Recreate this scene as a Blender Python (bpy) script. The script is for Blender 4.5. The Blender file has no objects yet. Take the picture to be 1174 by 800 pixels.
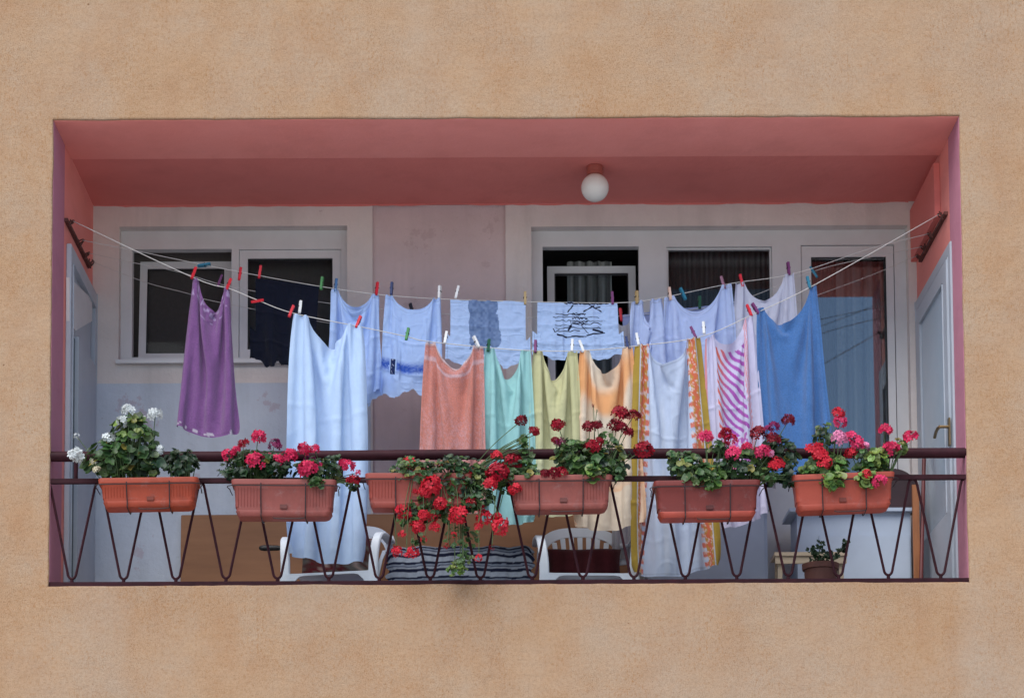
import bpy, bmesh, math, random
import numpy as np
from mathutils import Vector, Matrix

random.seed(11)
rng = np.random.default_rng(5)
scn = bpy.context.scene
COL = scn.collection
R = math.radians

# ------------------------------------------------------------------ camera geometry
FPX = 2540.0
CAM = Vector((-.149, -12.19, -2.64))
SHX, SHY = .0264, .5375
PX, PY = 587 - 1174 * SHX, 400 + 1174 * SHY
ROT = Matrix.Rotation(math.pi / 2 + R(4.3), 3, 'X') @ Matrix.Rotation(R(-.27), 3, 'Z')

def ray(u, v):
    return ROT @ Vector(((u - PX) / FPX, -(v - PY) / FPX, -1.0))

def P(u, v, y):            # point of the balcony at depth y seen at photo position u, v
    d = ray(u, v)
    return CAM + d * ((y - CAM.y) / d.y)

def Q(u, v, x):            # point on a side wall (plane x)
    d = ray(u, v)
    return CAM + d * ((x - CAM.x) / d.x)

def rect(u0, v0, u1, v1, y):
    a, b = P(u0, v0, y), P(u1, v1, y)
    return a.x, b.x, b.z, a.z      # x0, x1, z0, z1

def lin(r, g, b):
    f = lambda c: (c / 255 / 12.92) if c / 255 <= .04045 else ((c / 255 + .055) / 1.055) ** 2.4
    return (f(r), f(g), f(b))

# ------------------------------------------------------------------ materials
def nodes(name):
    m = bpy.data.materials.new(name)
    m.use_nodes = True
    nt = m.node_tree
    return m, nt, nt.nodes['Principled BSDF']

def noise_node(nt, scale, detail=4, rough=.55, stretch=None, coord='Object'):
    tc = nt.nodes.new('ShaderNodeTexCoord')
    n = nt.nodes.new('ShaderNodeTexNoise')
    n.inputs['Scale'].default_value = scale
    n.inputs['Detail'].default_value = detail
    n.inputs['Roughness'].default_value = rough
    if stretch:
        mp = nt.nodes.new('ShaderNodeMapping')
        mp.inputs['Scale'].default_value = stretch
        nt.links.new(tc.outputs[coord], mp.inputs[0])
        nt.links.new(mp.outputs[0], n.inputs['Vector'])
    else:
        nt.links.new(tc.outputs[coord], n.inputs['Vector'])
    return n.outputs['Fac']

def ramp(nt, fac, stops):
    r = nt.nodes.new('ShaderNodeValToRGB')
    els = r.color_ramp.elements
    while len(els) < len(stops):
        els.new(.5)
    for e, (p, c) in zip(els, stops):
        e.position = p
        e.color = (*c, 1) if len(c) == 3 else c
    nt.links.new(fac, r.inputs[0])
    return r.outputs[0]

def mix(nt, fac, a, b, mode='MIX'):
    m = nt.nodes.new('ShaderNodeMix')
    m.data_type = 'RGBA'
    m.blend_type = mode
    if isinstance(fac, (int, float)):
        m.inputs[0].default_value = fac
    else:
        nt.links.new(fac, m.inputs[0])
    for k, s in ((6, a), (7, b)):
        if isinstance(s, (tuple, list)):
            m.inputs[k].default_value = (*s, 1)
        else:
            nt.links.new(s, m.inputs[k])
    return m.outputs[2]

def bump(nt, bsdf, fac, dist, strength=1.0):
    b = nt.nodes.new('ShaderNodeBump')
    b.inputs['Distance'].default_value = dist
    b.inputs['Strength'].default_value = strength
    nt.links.new(fac, b.inputs['Height'])
    nt.links.new(b.outputs[0], bsdf.inputs['Normal'])
    return b

def mat(name, col, rough=.6, var=.18, scale=9, bumpd=0, bscale=60, spec=.4, metal=0, stretch=None):
    m, nt, b = nodes(name)
    f = noise_node(nt, scale, 5, .6, stretch)
    dark = tuple(c * (1 - var) for c in col)
    light = tuple(min(1, c * (1 + var)) for c in col)
    nt.links.new(ramp(nt, f, [(.3, dark), (.7, light)]), b.inputs['Base Color'])
    b.inputs['Roughness'].default_value = rough
    b.inputs['Specular IOR Level'].default_value = spec
    b.inputs['Metallic'].default_value = metal
    if bumpd:
        bump(nt, b, noise_node(nt, bscale, 4, .6), bumpd)
    return m

def attr_mat(name, rough=.85, trans=0, bumpd=0, bscale=300, spec=.25, var=.08, sheen=0, coord='Object', vscale=40):
    m, nt, b = nodes(name)
    a = nt.nodes.new('ShaderNodeAttribute')
    a.attribute_name = 'tint'
    f = noise_node(nt, vscale, 4, .7)
    c = mix(nt, 1.0, a.outputs['Color'], ramp(nt, f, [(.3, (1 - var,) * 3), (.7, (1 + 0,) * 3)]), 'MULTIPLY')
    nt.links.new(c, b.inputs['Base Color'])
    b.inputs['Roughness'].default_value = rough
    b.inputs['Specular IOR Level'].default_value = spec
    if sheen:
        b.inputs['Sheen Weight'].default_value = sheen
    if bumpd:
        bump(nt, b, noise_node(nt, bscale, 3, .6, coord=coord), bumpd)
    if trans:
        t = nt.nodes.new('ShaderNodeBsdfTranslucent')
        nt.links.new(c, t.inputs[0])
        ms = nt.nodes.new('ShaderNodeMixShader')
        ms.inputs[0].default_value = trans
        nt.links.new(b.outputs[0], ms.inputs[1])
        nt.links.new(t.outputs[0], ms.inputs[2])
        nt.links.new(ms.outputs[0], nt.nodes['Material Output'].inputs[0])
    return m

def stucco():
    m, nt, b = nodes('peach_stucco')
    base = ramp(nt, noise_node(nt, 1.6, 7, .72), [(.30, (.425, .262, .15)), (.48, (.45, .298, .188)), (.66, (.435, .318, .225))])
    streak = ramp(nt, noise_node(nt, 2.3, 7, .75, (1.3, 1, .8)), [(.46, (0, 0, 0)), (.70, (.7,) * 3)])
    c = mix(nt, streak, base, (.39, .22, .12))
    pale = ramp(nt, noise_node(nt, .8, 5, .65, (1, 1, .9)), [(.46, (0, 0, 0)), (.70, (.7,) * 3)])
    c = mix(nt, pale, c, (.42, .325, .25))
    # faint drip marks below the sill and thin hairline cracks
    geo = nt.nodes.new('ShaderNodeNewGeometry')
    sep = nt.nodes.new('ShaderNodeSeparateXYZ'); nt.links.new(geo.outputs['Position'], sep.inputs[0])
    mr = nt.nodes.new('ShaderNodeMapRange'); mr.inputs[1].default_value = -.75; mr.inputs[2].default_value = .04
    nt.links.new(sep.outputs['Z'], mr.inputs[0])
    gt = nt.nodes.new('ShaderNodeMath'); gt.operation = 'LESS_THAN'; gt.inputs[1].default_value = .05
    nt.links.new(sep.outputs['Z'], gt.inputs[0])
    drip = ramp(nt, noise_node(nt, 5, 5, .7, (2.2, 1, .12)), [(.52, (0, 0, 0)), (.76, (.3,) * 3)])
    m1 = nt.nodes.new('ShaderNodeMath'); m1.operation = 'MULTIPLY'
    nt.links.new(mr.outputs[0], m1.inputs[0]); nt.links.new(gt.outputs[0], m1.inputs[1])
    m2 = nt.nodes.new('ShaderNodeMath'); m2.operation = 'MULTIPLY'
    nt.links.new(m1.outputs[0], m2.inputs[0]); nt.links.new(drip, m2.inputs[1])
    c = mix(nt, m2.outputs[0], c, (.36, .21, .12))
    vo = nt.nodes.new('ShaderNodeTexVoronoi'); vo.feature = 'DISTANCE_TO_EDGE'; vo.inputs['Scale'].default_value = .8
    tc = nt.nodes.new('ShaderNodeTexCoord'); nz = nt.nodes.new('ShaderNodeTexNoise'); nz.inputs['Scale'].default_value = 3; nz.inputs['Detail'].default_value = 6
    nt.links.new(tc.outputs['Object'], nz.inputs['Vector'])
    va = nt.nodes.new('ShaderNodeMix'); va.data_type = 'VECTOR'; va.inputs[0].default_value = .35
    nt.links.new(tc.outputs['Object'], va.inputs[4]); nt.links.new(nz.outputs['Color'], va.inputs[5])
    nt.links.new(va.outputs[1], vo.inputs['Vector'])
    crack = ramp(nt, vo.outputs['Distance'], [(0, (.22,) * 3), (.003, (0, 0, 0))])
    cm = nt.nodes.new('ShaderNodeMath'); cm.operation = 'MULTIPLY'
    nt.links.new(crack, cm.inputs[0]); nt.links.new(ramp(nt, noise_node(nt, .9, 2, .5), [(.52, (0, 0, 0)), (.62, (1,) * 3)]), cm.inputs[1])
    c = mix(nt, cm.outputs[0], c, (.22, .13, .08))
    fine = ramp(nt, noise_node(nt, 55, 6, .8), [(.32, (.74, .68, .62)), (.5, (1, 1, 1)), (.75, (1.06, 1.05, 1.04))])
    c = mix(nt, .8, c, fine, 'MULTIPLY')
    grain = ramp(nt, noise_node(nt, 190, 3, .75, (1, 1, .6)), [(.36, (.62, .54, .46)), (.52, (1, 1, 1))])
    patch = ramp(nt, noise_node(nt, 1.7, 4, .6), [(.35, (.3,) * 3), (.65, (.95,) * 3)])
    c = mix(nt, patch, c, mix(nt, 1.0, c, grain, 'MULTIPLY'))
    spk = ramp(nt, noise_node(nt, 70, 5, .75, (1, 1, .5)), [(.52, (0, 0, 0)), (.62, (.9,) * 3)])
    spm = nt.nodes.new('ShaderNodeMath'); spm.operation = 'MULTIPLY'
    nt.links.new(spk, spm.inputs[0]); nt.links.new(ramp(nt, noise_node(nt, 2.6, 6, .7, (1.3, 1, .7)), [(.40, (.12,) * 3), (.68, (1,) * 3)]), spm.inputs[1])
    c = mix(nt, spm.outputs[0], c, (.33, .165, .07))
    pits = ramp(nt, noise_node(nt, 85, 2, .5), [(.69, (0, 0, 0)), (.76, (.75,) * 3)])
    c = mix(nt, pits, c, (.20, .09, .04))
    big = ramp(nt, noise_node(nt, 22, 2, .5), [(.765, (0, 0, 0)), (.785, (.8,) * 3)])
    c = mix(nt, big, c, (.16, .075, .035))
    chips = ramp(nt, noise_node(nt, 9, 5, .6, (1, 1, 1.6)), [(.74, (0, 0, 0)), (.76, (.6,) * 3)])
    c = mix(nt, chips, c, (.46, .40, .36))
    nt.links.new(c, b.inputs['Base Color'])
    b.inputs['Roughness'].default_value = .95
    b.inputs['Specular IOR Level'].default_value = .1
    b1 = nt.nodes.new('ShaderNodeBump'); b1.inputs['Distance'].default_value = .02; b1.inputs['Strength'].default_value = .5
    nt.links.new(noise_node(nt, 5, 5, .6, (1, 1, 1.4)), b1.inputs['Height'])
    b2 = nt.nodes.new('ShaderNodeBump'); b2.inputs['Distance'].default_value = .006; b2.inputs['Strength'].default_value = .8
    nt.links.new(noise_node(nt, 170, 5, .8), b2.inputs['Height'])
    nt.links.new(b1.outputs[0], b2.inputs['Normal'])
    nt.links.new(b2.outputs[0], b.inputs['Normal'])
    return m

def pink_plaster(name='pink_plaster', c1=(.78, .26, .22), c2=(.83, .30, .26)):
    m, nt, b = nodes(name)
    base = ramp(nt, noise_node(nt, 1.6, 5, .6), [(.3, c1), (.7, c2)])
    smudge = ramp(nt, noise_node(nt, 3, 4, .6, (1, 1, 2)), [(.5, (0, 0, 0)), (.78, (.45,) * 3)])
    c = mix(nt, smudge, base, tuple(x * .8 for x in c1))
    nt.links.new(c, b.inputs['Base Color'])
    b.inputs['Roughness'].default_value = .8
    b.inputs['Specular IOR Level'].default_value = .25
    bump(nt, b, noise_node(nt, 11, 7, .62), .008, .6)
    return m

def white_plaster(name, col, peel, peelcol=(.33, .2, .23), lo=.6):
    m, nt, b = nodes(name)
    base = ramp(nt, noise_node(nt, 2.2, 5, .65), [(.3, tuple(x * .86 for x in col)), (.7, col)])
    st = ramp(nt, noise_node(nt, 2.6, 4, .6, (2.2, 1, .25)), [(.5, (0, 0, 0)), (.8, (.55,) * 3)])
    c = mix(nt, st, base, tuple(x * .66 for x in col))
    pk = ramp(nt, noise_node(nt, 4.5, 6, .7), [(lo, (0, 0, 0)), (lo + .03, (peel,) * 3)])
    c = mix(nt, pk, c, peelcol)
    sp = ramp(nt, noise_node(nt, 30, 4, .7), [(.7, (0, 0, 0)), (.74, (.5,) * 3)])
    c = mix(nt, sp, c, (.2, .11, .09))
    nt.links.new(c, b.inputs['Base Color'])
    b.inputs['Roughness'].default_value = .85
    b.inputs['Specular IOR Level'].default_value = .2
    bump(nt, b, noise_node(nt, 28, 7, .68), .008, .8)
    return m

def glass_mat(name, boost=.05, mul=1.8):
    m, nt, b = nodes(name)
    nt.nodes.remove(b)
    fr = nt.nodes.new('ShaderNodeFresnel')
    fr.inputs[0].default_value = 1.5
    ad = nt.nodes.new('ShaderNodeMath')
    ad.operation = 'MULTIPLY_ADD'
    ad.inputs[1].default_value = mul
    ad.inputs[2].default_value = boost
    nt.links.new(fr.outputs[0], ad.inputs[0])
    gl = nt.nodes.new('ShaderNodeBsdfGlossy')
    gl.inputs['Roughness'].default_value = .012
    tr = nt.nodes.new('ShaderNodeBsdfTransparent')
    tr.inputs[0].default_value = (.85, .87, .88, 1)
    ms = nt.nodes.new('ShaderNodeMixShader')
    nt.links.new(ad.outputs[0], ms.inputs[0])
    nt.links.new(tr.outputs[0], ms.inputs[1])
    nt.links.new(gl.outputs[0], ms.inputs[2])
    nt.links.new(ms.outputs[0], nt.nodes['Material Output'].inputs[0])
    return m

M = {}
M['stucco'] = stucco()
M['pink'] = pink_plaster()
M['pink_shaded'] = pink_plaster('shaded_pink_plaster', (.66, .19, .165), (.72, .225, .195))
M['mauve'] = pink_plaster('skylit_pink_plaster', (.47, .19, .255), (.52, .22, .285))  # pink wall with the sky's blue light mixed into the colour
M['blue_shade'] = white_plaster('blue_shaded_plaster', (.55, .60, .68), .5, (.42, .32, .38), .61)  # white wall with blue shade mixed into the colour
M['white_wall'] = white_plaster('white_plaster', (.72, .65, .61), .35, lo=.67)
M['bay'] = white_plaster('pinkish_plaster', (.64, .51, .50), .3, (.40, .27, .27), .6)
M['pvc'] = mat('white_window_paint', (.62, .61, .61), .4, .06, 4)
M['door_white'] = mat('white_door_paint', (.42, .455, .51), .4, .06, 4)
M['glass'] = glass_mat('window_glass', .10, 1.3)
M['glass_dim'] = glass_mat('dim_window_glass', 0.0, .35)
M['glass_matt'] = glass_mat('dull_window_glass', 0.0, .05)  # reflection nearly switched off to keep the soft sun's glare out
M['room'] = mat('dark_room', (.09, .085, .08), .9, .3, 2)
M['dark_gap'] = mat('dark_glazing', (.035, .05, .06), .25, .2, 3)
M['floor'] = mat('floor_tiles', (.3, .27, .25), .6, .2, 5)
M['rail'] = mat('maroon_metal_paint', (.030, .006, .010), .6, .3, 20, .0008, 120, .15)
M['wire'] = mat('dark_wire', (.02, .012, .014), .5, .3, 30)
M['rust'] = mat('rusty_iron', (.10, .035, .028), .75, .5, 40, .001, 150)
M['line'] = mat('pale_cord', (.55, .53, .5), .7, .1, 50)
M['globe'] = mat('opal_glass', (.75, .74, .70), .25, .03, 3, spec=.5)
M['lamp_base'] = mat('terracotta_painted_base', (.38, .10, .075), .5, .15, 20)
M['soil'] = mat('soil', (.045, .03, .02), .95, .4, 60, .006, 90)
M['board'] = mat('brown_board', (.27, .13, .065), .75, .14, 3, .001, 40, stretch=(.6, 1, 4))
M['plastic'] = mat('white_plastic', (.62, .68, .76), .38, .06, 6)
M['maroon'] = mat('maroon_cloth', (.10, .022, .028), .9, .3, 20, .002, 120)
M['black'] = mat('black_plastic', (.012, .012, .013), .45, .2, 20)
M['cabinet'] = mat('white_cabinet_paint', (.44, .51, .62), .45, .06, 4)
M['beige'] = mat('beige_wood', (.42, .34, .25), .6, .18, 8, stretch=(1, 1, 8))
M['wood'] = mat('orange_brown_wood', (.30, .11, .04), .55, .25, 9, stretch=(6, 6, .6))
M['pot'] = mat('brown_pot', (.13, .05, .038), .7, .2, 12)
M['bronze'] = mat('bronze_handle', (.22, .16, .08), .35, .2, 20, metal=.8)
M['foliage'] = attr_mat('leaf_green', .45, .22, .0015, 90, .45, .2)
M['petal'] = attr_mat('petal', .6, .25, 0, spec=.3, var=.1)
M['stem'] = mat('stem_green', (.06, .10, .035), .6, .25, 40)
M['terry'] = attr_mat('terry_cloth', .95, .14, .008, 260, .1, .34, .3, vscale=130)
M['cotton'] = attr_mat('cotton_cloth', .9, .24, .0012, 500, .15, .05, .1)
M['tint'] = attr_mat('dyed_cloth', .92, .08, .003, 260, .1, .2, .15)
M['curtain'] = attr_mat('curtain_cloth', .95, .3, 0, spec=.1, var=.15)
M['road'] = mat('worn_concrete_road', (.30, .29, .285), .9, .25, 3, .004, 80)
M['pave'] = mat('pavement_slabs', (.70, .69, .68), .85, .15, 2, .003, 50)
M['ground'] = mat('dry_ground', (.40, .38, .34), .95, .2, .5)

# ------------------------------------------------------------------ object helpers
def tag(o, label=None, cat=None, group=None, kind=None):
    for k, v in (('label', label), ('category', cat), ('group', group), ('kind', kind)):
        if v:
            o[k] = v
    return o

def empty(name, loc, label, cat, group=None):
    o = bpy.data.objects.new(name, None)
    COL.objects.link(o)
    o.empty_display_size = .1
    o.location = loc
    return tag(o, label, cat, group)

def origin_of(o):
    p = Vector((0, 0, 0))
    while o is not None:
        p += Vector(o.location)
        o = o.parent
    return p

def fin(name, bm, material, parent=None, smooth=False, bev=0, base=None, local=False, seg=2):
    """link a bmesh (world coordinates unless local) as one object"""
    if bev:
        es = [e for e in bm.edges if len(e.link_faces) == 2 and e.calc_face_angle(0) > R(35)]
        bmesh.ops.bevel(bm, geom=es, offset=bev, segments=seg, affect='EDGES', clamp_overlap=True)
    if base is None and parent is None and not local:
        xs = [v.co for v in bm.verts]
        base = Vector((sum(v.x for v in xs) / len(xs), sum(v.y for v in xs) / len(xs), min(v.z for v in xs)))
    if not local:
        off = origin_of(parent) if parent else base
        bmesh.ops.translate(bm, verts=bm.verts, vec=-Vector(off))
    bmesh.ops.recalc_face_normals(bm, faces=bm.faces)
    me = bpy.data.meshes.new(name)
    bm.to_mesh(me)
    bm.free()
    me.materials.append(M[material] if isinstance(material, str) else material)
    if smooth:
        for p in me.polygons:
            p.use_smooth = True
        if smooth == 'angle':
            try:
                me.set_sharp_from_angle(angle=R(38))
            except Exception:
                pass
    o = bpy.data.objects.new(name, me)
    COL.objects.link(o)
    if parent:
        o.parent = parent
    elif base is not None:
        o.location = base
    return o

def box(bm, x0, x1, y0, y1, z0, z1, mtx=None):
    vs = [bm.verts.new((x, y, z)) for x in (x0, x1) for y in (y0, y1) for z in (z0, z1)]
    for f in ((0, 1, 3, 2), (4, 6, 7, 5), (0, 4, 5, 1), (2, 3, 7, 6), (0, 2, 6, 4), (1, 5, 7, 3)):
        bm.faces.new([vs[i] for i in f])
    if mtx is not None:
        bmesh.ops.transform(bm, matrix=mtx, verts=vs)
    return vs

def nbox(*a):
    bm = bmesh.new()
    box(bm, *a)
    return bm

def catmull(pts, n=6, closed=False):
    pts = [Vector(p) for p in pts]
    out = []
    N = len(pts)
    for i in range(N if closed else N - 1):
        g = (lambda k: pts[k % N]) if closed else (lambda k: pts[min(max(k, 0), N - 1)])
        p0, p1, p2, p3 = g(i - 1), g(i), g(i + 1), g(i + 2)
        for k in range(n):
            t = k / n
            out.append(.5 * ((2 * p1) + (p2 - p0) * t + (2 * p0 - 5 * p1 + 4 * p2 - p3) * t * t + (3 * p1 - p0 - 3 * p2 + p3) * t ** 3))
    if not closed:
        out.append(pts[-1])
    return out

def tube(bm, pts, r, sides=8, cap=True):
    pts = [Vector(p) for p in pts]
    n = len(pts)
    rings = []
    prev = None
    for i, p in enumerate(pts):
        d = (pts[min(i + 1, n - 1)] - pts[max(i - 1, 0)]).normalized()
        if prev is None:
            a = Vector((0, 0, 1)) if abs(d.z) < .9 else Vector((0, 1, 0))
            s = d.cross(a).normalized()
        else:
            s = (prev - d * prev.dot(d)).normalized()
        prev = s
        t = d.cross(s)
        rr = r[i] if isinstance(r, (list, tuple)) else r
        rings.append([bm.verts.new(p + (s * math.cos(2 * math.pi * k / sides) + t * math.sin(2 * math.pi * k / sides)) * rr) for k in range(sides)])
    for a, b in zip(rings, rings[1:]):
        for k in range(sides):
            bm.faces.new((a[k], a[(k + 1) % sides], b[(k + 1) % sides], b[k]))
    if cap:
        bm.faces.new(rings[0])
        bm.faces.new(rings[-1][::-1])

def lathe(bm, prof, c, seg=28):
    rings = []
    for r, z in prof:
        rings.append([bm.verts.new((c[0] + r * math.cos(2 * math.pi * k / seg), c[1] + r * math.sin(2 * math.pi * k / seg), c[2] + z)) for k in range(seg)])
    for a, b in zip(rings, rings[1:]):
        for k in range(seg):
            bm.faces.new((a[k], a[(k + 1) % seg], b[(k + 1) % seg], b[k]))
    bm.faces.new(rings[0])
    bm.faces.new(rings[-1][::-1])

def slab(bm, x0, x1, z0, z1, holes, y0, y1, back=True):
    """upright slab between depths y0 and y1 with rectangular holes (x0,x1,z0,z1)"""
    xs = sorted({x0, x1, *[h[0] for h in holes], *[h[1] for h in holes]})
    zs = sorted({z0, z1, *[h[2] for h in holes], *[h[3] for h in holes]})
    xs = [x for x in xs if x0 - 1e-6 <= x <= x1 + 1e-6]
    zs = [z for z in zs if z0 - 1e-6 <= z <= z1 + 1e-6]
    solid = {}
    for i in range(len(xs) - 1):
        for j in range(len(zs) - 1):
            cx, cz = (xs[i] + xs[i + 1]) / 2, (zs[j] + zs[j + 1]) / 2
            solid[i, j] = not any(h[0] < cx < h[1] and h[2] < cz < h[3] for h in holes)
    vd = {}
    def V(i, j, y):
        k = (i, j, y)
        if k not in vd:
            vd[k] = bm.verts.new((xs[i], y, zs[j]))
        return vd[k]
    for (i, j), s in solid.items():
        if not s:
            continue
        bm.faces.new((V(i, j, y0), V(i + 1, j, y0), V(i + 1, j + 1, y0), V(i, j + 1, y0)))
        if back:
            bm.faces.new((V(i, j, y1), V(i, j + 1, y1), V(i + 1, j + 1, y1), V(i + 1, j, y1)))
        for di, dj, e in ((-1, 0, ((i, j), (i, j + 1))), (1, 0, ((i + 1, j), (i + 1, j + 1))), (0, -1, ((i, j), (i + 1, j))), (0, 1, ((i, j + 1), (i + 1, j + 1)))):
            if not solid.get((i + di, j + dj), False):
                (a, b), (c, d) = e
                bm.faces.new((V(a, b, y0), V(c, d, y0), V(c, d, y1), V(a, b, y1)))

def set_tint(o, cols):
    at = o.data.color_attributes.new('tint', 'FLOAT_COLOR', 'POINT')
    a = np.ones((len(o.data.vertices), 4), np.float32)
    a[:, :3] = cols
    at.data.foreach_set('color', a.ravel())

# ------------------------------------------------------------------ setting
X0, X1, Z0, Z1 = -2.578, 2.563, .040, 2.722
FLOOR = -.20
DEPTH = 1.30
GZ = -4.26
bm = bmesh.new(); box(bm, -400, 400, -400, 400, GZ - .3, GZ - .13)
tag(fin('ground', bm, 'ground', base=(0, 0, GZ - .13)), kind='structure')
bm = bmesh.new(); box(bm, -60, 60, -9.5, -3.0, GZ - .126, GZ - .122)
tag(fin('road', bm, 'road', base=(0, -6, GZ - .122)), kind='structure')
bm = bmesh.new(); box(bm, -60, 60, -3.0, .0, GZ - .14, GZ)
tag(fin('pavement', bm, 'pave', base=(0, -1.5, GZ)), kind='structure')
bm = bmesh.new(); box(bm, -60, 60, -22.0, -9.5, GZ - .14, GZ)
tag(fin('square', bm, 'pave', base=(0, -15, GZ)), kind='structure')

B = empty('apartment_building', (0, 0, GZ), 'peach stuccoed apartment building with a deep pink recessed balcony', 'building')

def facade():
    bm = bmesh.new()
    n = 90
    OX0, OX1, OZ0, OZ1 = -8.5, 8.5, GZ, 5.6
    inner, outer = [], []
    def edge(a, b, c, d, m):
        for i in range(m):
            t = i / m
            inner.append(Vector((a[0] + (b[0] - a[0]) * t, 0, a[1] + (b[1] - a[1]) * t)))
            outer.append(Vector((c[0] + (d[0] - c[0]) * t, 0, c[1] + (d[1] - c[1]) * t)))
    edge((X0, Z0), (X1, Z0), (OX0, OZ0), (OX1, OZ0), n)
    edge((X1, Z0), (X1, Z1), (OX1, OZ0), (OX1, OZ1), n // 2)
    edge((X1, Z1), (X0, Z1), (OX1, OZ1), (OX0, OZ1), n)
    edge((X0, Z1), (X0, Z0), (OX0, OZ1), (OX0, OZ0), n // 2)
    N = len(inner)
    cen = Vector(((X0 + X1) / 2, 0, (Z0 + Z1) / 2))
    w = [0.0] * N
    val = 0
    for i in range(N):
        val = val * .82 + random.uniform(-1, 1) * .0024
        w[i] = abs(val) + .0005
    loops = []
    for off, y in ((.010, 0), (.003, .002), (0, .008), (0, .016)):
        ring = []
        for i, p in enumerate(inner):
            q = p.copy()
            inn = off - w[i]
            q.x += inn if p.x > X1 - 1e-4 else (-inn if p.x < X0 + 1e-4 else 0)
            q.z += inn if p.z > Z1 - 1e-4 else (-inn if p.z < Z0 + 1e-4 else 0)
            q.y = y
            ring.append(bm.verts.new(q))
        loops.append(ring)
    out = [bm.verts.new(p) for p in outer]
    for a, b in [(out, loops[0])] + list(zip(loops, loops[1:])):
        for i in range(N):
            j = (i + 1) % N
            bm.faces.new((a[i], a[j], b[j], b[i]))
    bk = [bm.verts.new(p + Vector((0, 9, 0))) for p in outer]
    for i in range(N):
        j = (i + 1) % N
        bm.faces.new((out[i], bk[i], bk[j], out[j]))
    bm.faces.new(bk)
    return bm
fin('facade_wall', facade(), 'stucco', B, smooth=False)

# sill step, floor, beam, ceiling, side walls
bm = bmesh.new(); box(bm, X0 - .1, X1 + .1, .017, .12, FLOOR, Z0 - .004); fin('sill', bm, 'stucco', B)
bm = bmesh.new(); box(bm, X0 - .1, X1 + .1, .122, DEPTH + .3, FLOOR - .2, FLOOR); fin('balcony_floor', bm, 'floor', B)
bm = bmesh.new(); box(bm, X0 - .12, X1 + .12, .0165, .545, Z1 - .006, Z1 + .2); fin('beam', bm, 'pink', B, bev=.006)
bm = bmesh.new(); box(bm, X0 - .12, X1 + .12, .547, DEPTH + .3, Z1 + .016, Z1 + .2); fin('ceiling', bm, 'pink_shaded', B)  # darker pink than the beam: the ceiling's weaker light put into its colour
bm = bmesh.new(); box(bm, X0 - .1, X0, .0165, DEPTH + .3, Z0 - .002, Z1 + .016); box(bm, X0 - .1, X0, .123, DEPTH + .3, FLOOR, Z0 - .003); fin('side_wall', bm, 'pink', B)
bm = bmesh.new(); box(bm, X1, X1 + .1, .0165, DEPTH + .3, Z0 - .002, Z1 + .016); box(bm, X1, X1 + .1, .123, DEPTH + .3, FLOOR, Z0 - .003); fin('side_wall', bm, 'pink', B)
# mauve strips at the front edges: blue skylight put into the pink's colour
bm = bmesh.new(); box(bm, X0 + .0005, X0 + .004, .0165, .345, Z0 - .002, Z1 - .007); fin('skylit_reveal', bm, 'mauve', B)
bm = bmesh.new(); box(bm, X1 - .004, X1 - .0005, .0165, .30, Z0 - .002, Z1 - .007); fin('skylit_reveal', bm, 'mauve', B)
# back wall with two openings and a sunken bay
LW = rect(137, 260, 398, 417, DEPTH)
BAY = rect(427, 200, 582, 700, DEPTH)
RW = rect(609, 260, 1049, 700, DEPTH)
wz0, wz1 = FLOOR, Z1 + .016
bm = bmesh.new()
slab(bm, X0, X1, wz0, wz1, [LW, (BAY[0], BAY[1], .55, wz1), (RW[0], RW[1], wz0, RW[3])], DEPTH, DEPTH + .13)
fin('back_wall', bm, 'white_wall', B, bev=.005)
bm = bmesh.new(); box(bm, BAY[0] - .02, BAY[1] + .02, DEPTH + .022, DEPTH + .10, .551, wz1 - .001); fin('wall_bay', bm, 'bay', B)
# faint panel line; blue shade low on the wall is put into its colour
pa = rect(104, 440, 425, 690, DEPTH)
fin('blue_shaded_panel', nbox(pa[0], pa[1], DEPTH - .004, DEPTH - .0005, FLOOR + .001, pa[3]), 'blue_shade', B, bev=.0015)

# rooms behind
def room(x0, x1, z0, z1, y0, y1):
    bm = bmesh.new()
    box(bm, x0, x1, y0, y1, z0, z1)
    f = [f for f in bm.faces if all(abs(v.co.y - y0) < 1e-6 for v in f.verts)]
    bmesh.ops.delete(bm, geom=f, context='FACES_ONLY')
    return bm
fin('room_lining', room(X0 + .05, -.55, .9, Z1, DEPTH + .135, 4.2), 'room', B)
fin('room_lining', room(-.02, X1 + .1, FLOOR, Z1, DEPTH + .135, 4.4), 'room', B)

# uneven edge where the pink paint laps onto the back wall
bm = bmesh.new(); prev = None
xx_ = X0 + .002; jv = .006
while xx_ < X1:
    jv = max(.002, min(.016, jv + random.uniform(-.004, .004)))
    pr_ = (bm.verts.new((min(xx_, X1 - .002), DEPTH - .0012, Z1 + .015)), bm.verts.new((min(xx_, X1 - .002), DEPTH - .0012, Z1 + .016 - jv)))
    if prev: bm.faces.new((prev[0], pr_[0], pr_[1], prev[1]))
    prev = pr_; xx_ += random.uniform(.02, .05)
fin('paint_edge', bm, 'pink_shaded', B)
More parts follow.
